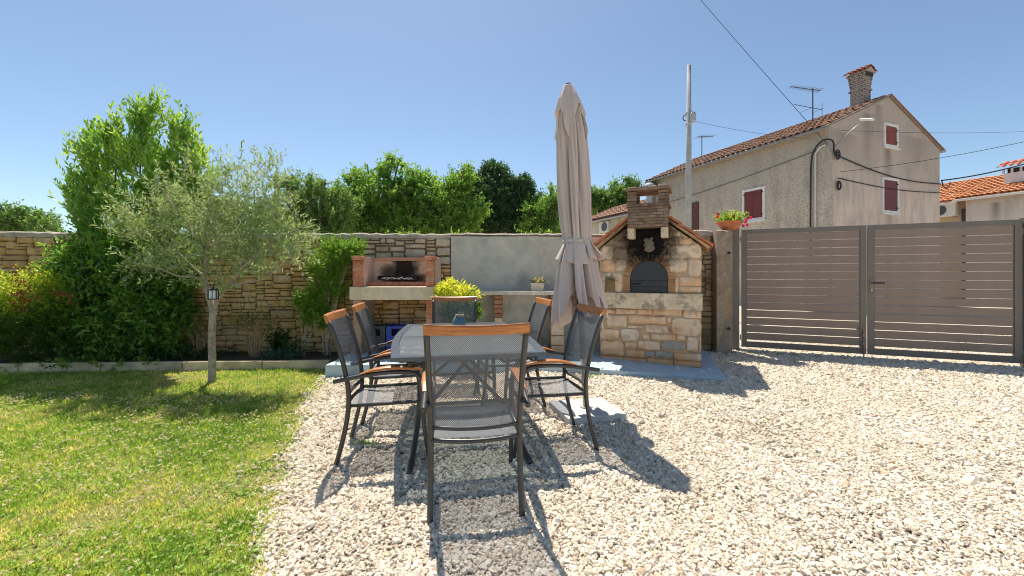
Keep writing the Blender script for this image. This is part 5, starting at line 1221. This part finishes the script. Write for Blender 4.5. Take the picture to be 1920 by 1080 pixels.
# ------------------------------------------------------------------ plants
rs = np.random.RandomState(77)
def px_blobs(lst, Y, depth=.8):
    k = Y/FPX; return [((px-960)*k, Y+(b[0] if b else 0.), EYE-(py-HOR)*k, rx*k, max(rx, rz)*k*depth, rz*k) for (px, py, rx, rz, *b) in lst]
def tube_branches(paths, mat, parent, name='trunk', n=8):
    b = MB()
    for pts, r0, r1 in paths:
        P = smooth_path(pts, 4); m_ = len(P); b.tube(P, [r0+(r1-r0)*i/(m_-1) for i in range(m_)], n)
    return b.build(name, mat, parent, True)
def tree(name, label, cat, Y, blobs, base_px, mat, twigs, m, L, W, TL, group=None, trunk_r=.12, seed=1, spread=.9, up=.25, shell=.45, bark=None, depth=.9, droop=0., base_z=0., flat=.45):
    r = np.random.RandomState(seed); more = []
    for b in blobs:                                  # smaller boughs breaking the outline
        for _ in range(5): an = r.uniform(-.5, 3.64); k_ = r.uniform(.22, .42); more.append((b[0]+b[2]*math.cos(an)*.95, b[1]-b[3]*math.sin(an)*.95, b[2]*k_, b[3]*k_*1.1, r.uniform(-.6, .6)))
    B = px_blobs([(b[0], b[1], b[2]*.86, b[3]*.86)+tuple(b[4:]) for b in blobs]+more, Y, depth); bx = (base_px-960)/FPX*Y
    t = thing(name, label, cat, (bx, Y, base_z), 0, group); B = [(b[0]-bx, b[1]-Y, b[2]-base_z, b[3], b[4], b[5]) for b in B]
    P, O = blob_points(r, twigs, B, shell); D = nrm(O*.8+np.array([0, 0, up])+r.normal(0, .35, P.shape)); P = P-D*TL*.6
    lv = Leaves(); tint = np.clip(r.uniform(0, 1, twigs)*.55+.45*(.5+.5*np.sin(P[:, 0]*2.7+P[:, 2]*3.1)), 0, 1)
    lv.twigs(r, P, D, TL*r.uniform(.6, 1.3, twigs), m, L, W, spread, up*.6-droop, tint, flat=flat); lv.build('crown', mat, t)
    zs_ = sorted(b[2] for b in B); cz = zs_[0]; paths = [([(0, 0, -.05), (.05, 0, cz*.5), (0, 0, cz)], trunk_r, trunk_r*.6)]
    for b in B: paths.append(([(0, 0, cz*.75), (b[0]*.4, b[1]*.4, (cz*.7+b[2]*.3)), (b[0]*.85, b[1]*.85, b[2]), (b[0], b[1], b[2]+b[5]*.5)], trunk_r*.5, .012))
    tube_branches(paths, bark or M['dark_bark'], t, 'trunk', 6); return t, B
LF_B = leaf_mat('fresh_tree_leaf', [(.09, .19, .045), (.15, .29, .06), (.25, .40, .09), (.18, .33, .06)], .52, .5, .3)
LF_D = leaf_mat('dark_tree_leaf', [(.04, .09, .045), (.06, .13, .055), (.09, .17, .07)], .35, .55, .3)
LF_P = leaf_mat('pale_tree_leaf', [(.10, .20, .06), (.16, .27, .08), (.22, .34, .10)], .45, .55, .3)
LF_Y = leaf_mat('yellow_green_leaf', [(.14, .24, .03), (.22, .34, .05), (.32, .42, .07)], .5, .5, .3)
G = 'trees beyond the garden wall'; 
tree('broadleaf_tree', 'airy pale tree beyond the wall, right of the olive tree', 'tree', 15., [(572, 350, 36, 26), (608, 392, 44, 40), (560, 400, 40, 36, .6), (640, 405, 32, 44), (590, 440, 50, 30), (540, 430, 40, 30), (625, 370, 22, 26), (550, 370, 26, 26)], 600, LF_P, 1500, 13, .12, .05, .42, G, seed=11)
tree('broadleaf_tree', 'tall bright green tree beyond the wall, left of the green pair', 'tree', 17., [(700, 375, 56, 52), (735, 328, 30, 34), (660, 385, 30, 42), (745, 400, 40, 46), (690, 430, 60, 40), (675, 335, 25, 24), (650, 430, 40, 30), (770, 420, 30, 40)], 705, LF_B, 2100, 14, .13, .06, .45, G, seed=12)
tree('broadleaf_tree', 'tall bright green tree beyond the wall, touching the dark tree', 'tree', 16.5, [(805, 375, 48, 46), (785, 340, 28, 24), (850, 375, 34, 50), (840, 415, 50, 34), (790, 430, 50, 30), (868, 345, 22, 28), (765, 365, 24, 26), (880, 410, 30, 40)], 822, LF_B, 2000, 14, .13, .06, .45, G, seed=13)
tree('evergreen_tree', 'dense dark rounded evergreen beyond the rendered wall', 'tree', 19., [(925, 375, 62, 58), (890, 365, 40, 38), (965, 400, 48, 50), (900, 420, 60, 36), (940, 340, 30, 24), (985, 430, 30, 30), (880, 345, 28, 24), (1000, 400, 26, 34)], 928, LF_D, 3600, 16, .13, .055, .4, G, seed=14, up=.1, shell=.6)
tree('broadleaf_tree', 'light green tree between the dark evergreen and the parasol', 'tree', 18., [(1018, 400, 34, 34), (1035, 380, 22, 22), (1000, 425, 36, 26), (1045, 425, 30, 30)], 1020, LF_B, 900, 13, .12, .05, .42, G, seed=15)
tree('broadleaf_tree', 'feathery small tree between the parasol and the oven chimney', 'tree', 31., [(1130, 385, 34, 32), (1160, 368, 26, 26), (1182, 348, 12, 14), (1105, 375, 22, 24), (1165, 395, 36, 24)], 1140, LF_P, 1300, 13, .20, .09, .7, G, seed=16)
tree('broadleaf_tree', 'low round green tree showing over the far left of the wall', 'tree', 16., [(45, 412, 26, 22), (85, 418, 26, 18), (8, 405, 24, 18), (20, 428, 40, 20), (70, 430, 40, 18), (-50, 415, 50, 30)], 40, LF_P, 1100, 12, .12, .055, .4, G, seed=17)
tree('broadleaf_tree', 'green tree mostly hidden behind the olive and laurel', 'tree', 17., [(470, 410, 60, 36), (520, 420, 40, 30), (400, 420, 60, 36)], 470, LF_P, 900, 13, .13, .055, .45, G, seed=18)
tree('broadleaf_tree', 'mid green canopy filling in behind the bright trees and the dark evergreen', 'tree', 24., [(600, 415, 60, 34), (690, 410, 60, 40), (780, 405, 60, 44), (880, 400, 60, 44), (980, 415, 50, 36), (1040, 420, 40, 30)], 800, LF_P, 2600, 15, .17, .075, .6, G, seed=19)
# yellow-green sprigs along the top of the wall
for k, (px, ya, nn) in enumerate(((752, 7.2, 12), (1012, 7.4, 9), (980, 7.5, 5), (860, 7.3, 5))):
    q_ = dp(px, 441, ya); t = thing('wall_creeper', ['yellow green sprig peeping over the wall below the green trees', 'yellow sprig peeping over the wall left of the parasol', 'thin sprig peeping over the wall below the dark evergreen', 'small sprig peeping over the stone end of the wall'][k], 'plant', tuple(q_), 0, 'sprigs behind the wall')
    r = np.random.RandomState(k); P = r.normal(0, .10, (nn, 3))*np.array([1.3, 1, .4])-np.array([0, 0, .05]); D = nrm(r.normal(0, .5, (nn, 3))+np.array([0, 0, 1.])); L = Leaves(); L.twigs(r, P, D, .14, 8, .05, .024); L.build('foliage', LF_Y, t)
    tube_branches([([(0, 0, -1.8), (.03, 0, -.8), (0, 0, -.02)], .012, .005)], M['dark_bark'], t, 'stem', 5)

# laurel
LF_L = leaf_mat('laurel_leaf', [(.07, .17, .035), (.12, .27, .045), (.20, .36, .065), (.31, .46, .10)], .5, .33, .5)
YL = 5.72; t = thing('laurel_bush', 'big dark green laurel bush towering over the wall', 'shrub', ((235-960)/FPX*YL, YL, .08)); bx = t.location.x
B1 = px_blobs([(225, 545, 112, 100), (165, 500, 70, 60), (290, 560, 68, 90), (200, 620, 95, 60), (130, 560, 50, 70), (270, 480, 90, 50), (300, 630, 50, 40)], YL, .42)
B2 = px_blobs([(240, 410, 95, 60), (195, 290, 36, 50), (245, 262, 34, 46), (285, 225, 20, 34), (340, 300, 32, 44), (325, 370, 60, 54), (155, 375, 26, 40), (158, 275, 16, 24), (347, 238, 9, 30), (222, 232, 13, 22), (296, 196, 8, 20), (185, 350, 40, 44), (280, 320, 56, 54), (180, 245, 9, 18), (265, 215, 9, 22), (375, 320, 26, 44), (135, 330, 12, 14), (128, 270, 6, 10), (330, 250, 16, 30), (360, 270, 12, 24)], YL, .6)
r = np.random.RandomState(5); L = Leaves()
for B, tw, ml, ll, ww, upz, sp_ in ((B1, 2300, 11, .088, .034, .12, .95), (B2, 1200, 13, .085, .030, .9, .55)):
    B = [(b[0]-bx, b[1]-YL, b[2]-.08, b[3], b[4], b[5]) for b in B]; P, O = blob_points(r, tw, B, .5); D = nrm(O*.6+np.array([0, 0, upz])+r.normal(0, .28, P.shape)); P = P-D*.18
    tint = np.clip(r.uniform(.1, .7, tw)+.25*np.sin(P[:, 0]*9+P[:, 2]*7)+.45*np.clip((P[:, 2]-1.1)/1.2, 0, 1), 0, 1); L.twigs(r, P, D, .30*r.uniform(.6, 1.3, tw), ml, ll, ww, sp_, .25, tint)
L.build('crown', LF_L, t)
paths = [([(dx, dy, -.06), (dx*2, dy*1.5, .9), (dx*3.2, dy, 1.9), (dx*4.2, 0, h_)], .03, .006) for dx, dy, h_ in ((-.12, .03, 2.7), (-.03, -.05, 3.0), (.05, .05, 3.2), (.13, -.03, 2.8), (.2, .04, 2.3), (-.2, -.04, 2.2))]
tube_branches(paths, M['dark_bark'], t, 'stems')

# yellow-green shrub with red leaves
YN = 5.45; t = thing('nandina_bush', 'yellow green bush with a few red leaves at the far left', 'shrub', ((60-960)/FPX*YN, YN, .08)); bx = t.location.x
B = [(b[0]-bx, b[1]-YN, b[2]-.08, b[3], b[4], b[5]) for b in px_blobs([(60, 560, 66, 62), (20, 600, 60, 66), (105, 560, 40, 50), (110, 620, 48, 50), (-30, 570, 60, 70), (50, 640, 70, 40)], YN, .5)]
P, O = blob_points(r, 1500, B, .5); D = nrm(O*.6+np.array([0, -.1, .55])+r.normal(0, .3, P.shape)); P = P-D*.15; hgt = np.clip((P[:, 2]-.35)/.65, 0, 1)
L = Leaves(); L.twigs(r, P, D, .22, 13, .042, .015, .9, .2, np.clip(hgt*.9+r.normal(0, .12, 1500), 0, 1))
L.build('crown', leaf_mat('nandina_leaf', [(.05, .11, .02), (.12, .22, .03), (.34, .44, .05), (.58, .60, .07)], .5, .45, .3), t)
L = Leaves()
for (px, py, c_) in ((38, 545, 12), (50, 560, 12), (120, 563, 12), (45, 572, 8), (36, 525, 6)):
    q_ = dp(px, py, YN-.48)-t.location; Pq = np.array(q_)+r.normal(0, .045, (c_, 3)); L.twigs(r, Pq, nrm(r.normal(0, .5, (c_, 3))+np.array([0, -.5, .5])), .10, 7, .035, .014)
L.build('red_leaves', leaf_mat('red_leaf', [(.20, .02, .02), (.34, .05, .03), (.30, .09, .04)], .35), t)
tube_branches([([(dx, 0, -.05), (dx*2.5, .02, .5), (dx*4, 0, .95)], .014, .004) for dx in (-.2, -.12, -.05, .04, .1, .17)], M['dark_bark'], t, 'stems', 6)

# olive tree
YO = 4.74; ot = thing('olive_tree', 'slender olive tree with sparse silvery crown on the lawn edge', 'tree', ((397-960)/FPX*YO, YO, 0)); O0 = ot.location
def ol(px, py, dy=0.): k = YO+dy; return (dp(px, py, k)-O0)
paths = [([ol(397, 722), ol(398, 680), ol(397, 627), ol(400, 580)], .041, .035),
 ([ol(400, 582), ol(388, 545), ol(384, 520), ol(388, 480), ol(385, 445, .05), ol(392, 390, .1), ol(402, 330, .1)], .034, .008),
 ([ol(401, 580), ol(412, 555), ol(430, 533, -.05), ol(452, 505, -.1), ol(485, 475, -.1), ol(520, 450, -.05), ol(560, 430)], .027, .006),
 ([ol(386, 530), ol(365, 520, -.1), ol(332, 517, -.2), ol(295, 502, -.3), ol(249, 492, -.35)], .016, .004),
 ([ol(384, 520), ol(350, 490, .1), ol(311, 452, .1), ol(260, 440, .0), ol(207, 436, -.1)], .016, .004),
 ([ol(388, 480), ol(360, 430, -.1), ol(320, 380, -.2), ol(290, 330, -.2)], .016, .004),
 ([ol(388, 478), ol(410, 440, .2), ol(440, 390, .3), ol(470, 340, .3), ol(500, 300, .3)], .017, .004),
 ([ol(452, 505, -.1), ol(470, 460, .1), ol(480, 410, .1), ol(475, 360, .1)], .014, .004),
 ([ol(430, 533, -.05), ol(460, 530, -.3), ol(500, 520, -.4), ol(545, 480, -.4)], .012, .004),
 ([ol(485, 475, -.1), ol(530, 470, .2), ol(580, 465, .3)], .010, .004),
 ([ol(389, 465), ol(370, 400, .3), ol(345, 350, .4), ol(350, 300, .4)], .014, .004)]
tube_branches(paths[:1], M['bark'], ot, 'trunk', 12); tube_branches(paths[1:], M['bark'], ot, 'branches', 7)
B = [(b[0]-O0.x, b[1]-YO, b[2], b[3], b[4], b[5]) for b in px_blobs([(290, 400, 60, 44), (375, 370, 56, 48), (455, 385, 60, 56), (530, 430, 52, 40), (420, 450, 62, 34), (258, 430, 50, 22), (330, 465, 56, 26), (505, 325, 24, 36), (485, 470, 50, 28), (550, 462, 36, 26), (290, 500, 50, 12), (465, 500, 36, 20), (440, 310, 26, 26), (255, 492, 30, 8), (510, 370, 34, 30)], YO, .75)]
P, O = blob_points(r, 780, B, .25); D = nrm(O*.8+np.array([0, 0, .3])+r.normal(0, .4, P.shape)); P = P-D*.12
# twigs along the branches too
for pts, a_, b_ in paths[1:]:
    sp2 = smooth_path(pts, 6)
    for q_ in sp2[6:]: P = np.concatenate([P, np.array([tuple(q_)])]); D = np.concatenate([D, nrm(r.normal(0, .7, (1, 3))+np.array([[0, 0, .5]]))])
L = Leaves(); nT = len(P); TLs = r.uniform(.16, .38, nT); L.twigs(r, P, D, TLs, 15, .056, .0145, .75, .2, None)
L.build('crown', leaf_mat('olive_leaf', [(.14, .25, .06), (.22, .35, .09), (.33, .45, .15), (.25, .42, .08)], .42, .5, .3, back=(.34, .40, .27)), ot)
b = MB()
for i in range(0, nT, 2):
    p0 = Vector(P[i]); p1 = p0+Vector(D[i])*TLs[i]*.9; b.tube([p0, p1], [.0022, .001], 3, cap=False)
b.build('twigs', M['bark'], ot)

# rosemary hanging over the wall, two clumps
LF_R = leaf_mat('rosemary_leaf', [(.10, .22, .04), (.18, .34, .05), (.32, .48, .08)], .5, .5, .2)
def needle_bush(label, Y, blobs, tw, seed, upz, mat=LF_R, nm='rosemary_bush', TL=.22, L_l=.030, W_l=.0065, stems=()):
    r = np.random.RandomState(seed); px0 = blobs[0][0]; t = thing(nm, label, 'shrub', ((px0-960)/FPX*Y, Y, .08)); B = [(b[0]-t.location.x, b[1]-Y, b[2]-.08, b[3], b[4], b[5]) for b in px_blobs(blobs, Y, .5)]
    P, O = blob_points(r, tw, B, .3); D = nrm(O*.6+np.array([0, -.15, upz])+r.normal(0, .3, P.shape)); P = P-D*TL*.5; L = Leaves(); L.twigs(r, P, D, TL*r.uniform(.6, 1.3, tw), 26, L_l, W_l, .8, .1, None); L.build('foliage', mat, t)
    paths = [([(random.uniform(-.04, .04), random.uniform(-.03, .03), -.05), (b[0]*.4, b[1]*.5, b[2]*.5), (b[0], b[1], b[2])], .012, .004) for b in B]; tube_branches(paths, M['bark'], t, 'stems', 6); return t
needle_bush('bright green rosemary spilling over the wall beside the barbecue', 5.92, [(612, 500, 26, 30), (640, 478, 26, 18), (662, 466, 22, 14), (622, 460, 22, 14), (632, 535, 16, 36), (585, 505, 12, 18), (660, 462, 22, 12), (606, 530, 9, 20), (645, 500, 14, 12)], 620, 31, .4, L_l=.034, W_l=.009)
needle_bush('drooping green rosemary low on the stone wall', 5.85, [(566, 565, 18, 14), (590, 560, 20, 24), (578, 585, 14, 12), (606, 590, 14, 26), (575, 600, 7, 14)], 420, 32, .2, L_l=.034, W_l=.009)
# thin shrubs with bare stems
def stem_shrub(label, px, py, Y, hpx, n, spread_px, seed, leaves=True):
    r = random.Random(seed); base = dp(px, py, Y); t = thing('bare_shrub', label, 'shrub', (base.x, Y, .08), 0, 'bare stemmed shrubs below the wall'); k = Y/FPX; b = MB(); tips = []
    for i in range(n):
        u = r.uniform(-1, 1); top = Vector((u*spread_px*k, r.uniform(-.12, .12), hpx*k*r.uniform(.5, 1)*(1-.25*abs(u)))); mid = top*.5+Vector((-u*.06, 0, .05))
        P = smooth_path([(u*.05, 0, -.04), mid, top], 4); b.tube(P, [.006*(1-.7*j/(len(P)-1)) for j in range(len(P))], 5); tips += [P[-1], P[-3]]
        if r.random() < .7: q0 = P[4]; q1 = q0+Vector((r.uniform(-.1, .1), r.uniform(-.05, .05), r.uniform(.1, .2))); b.tube([q0, q1], [.003, .0015], 4); tips.append(q1)
    b.build('stems', M['dry_stem'], t, True)
    rr = np.random.RandomState(seed); P = np.array([tuple(q_) for q_ in tips]); L = Leaves(); L.twigs(rr, P-.03, nrm(rr.normal(0, .5, P.shape)+np.array([0, 0, .7])), .10, 7, .04, .018); L.build('foliage', leaf_mat('thin_shrub_leaf', [(.05, .11, .03), (.14, .19, .05), (.30, .24, .08)], .4), t)
stem_shrub('leafless tan shrub fanning up the wall right of the olive trunk', 478, 676, 5.75, 118, 26, 62, 3)
stem_shrub('sparse twiggy shrub left of the olive trunk against the wall', 372, 678, 5.75, 95, 15, 45, 4)
# low greenery in the bed
def tuft(label, px, py, Y, n, TL, L_l, W_l, cols, seed, up=1., nm='low_plant', sx=.12, z=.085):
    r = np.random.RandomState(seed); t = thing(nm, label, 'plant', ((px-960)/FPX*Y, Y, z)); P = r.normal(0, 1, (n, 3))*np.array([sx, sx*.5, .01]); P[:, 2] = np.abs(P[:, 2]); D = nrm(P*np.array([4, 4, 0])+np.array([0, 0, up])+r.normal(0, .25, (n, 3)))
    L = Leaves(); L.twigs(r, P, D, TL*r.uniform(.6, 1.3, n), 10, L_l, W_l, .9, .2); L.build('foliage', leaf_mat('tuft_leaf', cols, .4), t)
tuft('blue green low plant at the foot of the wall', 525, 672, 5.62, 50, .12, .05, .012, [(.05, .14, .10), (.09, .20, .13)], 41)
tuft('dark leafy plant on the wall beside the barbecue leg', 548, 640, 5.75, 26, .22, .045, .025, [(.03, .08, .02), (.07, .14, .03)], 42, sx=.07)
tuft('dark ivy sprig climbing behind the leafless shrub', 525, 590, 6.05, 40, .30, .05, .035, [(.02, .06, .02), (.06, .12, .03)], 43, sx=.05)
tuft('dark undergrowth beneath the twiggy shrub', 345, 672, 5.7, 70, .16, .05, .028, [(.02, .06, .02), (.07, .14, .03)], 44, sx=.22)
tuft('leafy undergrowth at the foot of the laurel', 190, 680, 5.42, 80, .12, .05, .024, [(.05, .13, .02), (.14, .26, .04), (.30, .38, .06)], 45, sx=.45)
# potted shrub by the barbecue
ph_ = dp(857, 560, 5.42); t = thing('aucuba_pot', 'yellow green leafy shrub in a pot between barbecue and counter', 'potted plant', (ph_.x, 5.42, .11))
MB().lathe([(0, 0), (.13, 0), (.17, .28), (.185, .29), (.185, .33), (.165, .33), (.16, .29), (0, .28)], 22).build('pot', M['terracotta'], t, True)
B = [(b[0]-ph_.x, b[1]-5.42, b[2]-.11, b[3], b[4], b[5]) for b in px_blobs([(856, 552, 38, 22), (835, 548, 20, 16), (880, 552, 20, 14), (850, 538, 20, 12), (866, 585, 36, 26), (840, 580, 20, 20)], 5.42, .8)]
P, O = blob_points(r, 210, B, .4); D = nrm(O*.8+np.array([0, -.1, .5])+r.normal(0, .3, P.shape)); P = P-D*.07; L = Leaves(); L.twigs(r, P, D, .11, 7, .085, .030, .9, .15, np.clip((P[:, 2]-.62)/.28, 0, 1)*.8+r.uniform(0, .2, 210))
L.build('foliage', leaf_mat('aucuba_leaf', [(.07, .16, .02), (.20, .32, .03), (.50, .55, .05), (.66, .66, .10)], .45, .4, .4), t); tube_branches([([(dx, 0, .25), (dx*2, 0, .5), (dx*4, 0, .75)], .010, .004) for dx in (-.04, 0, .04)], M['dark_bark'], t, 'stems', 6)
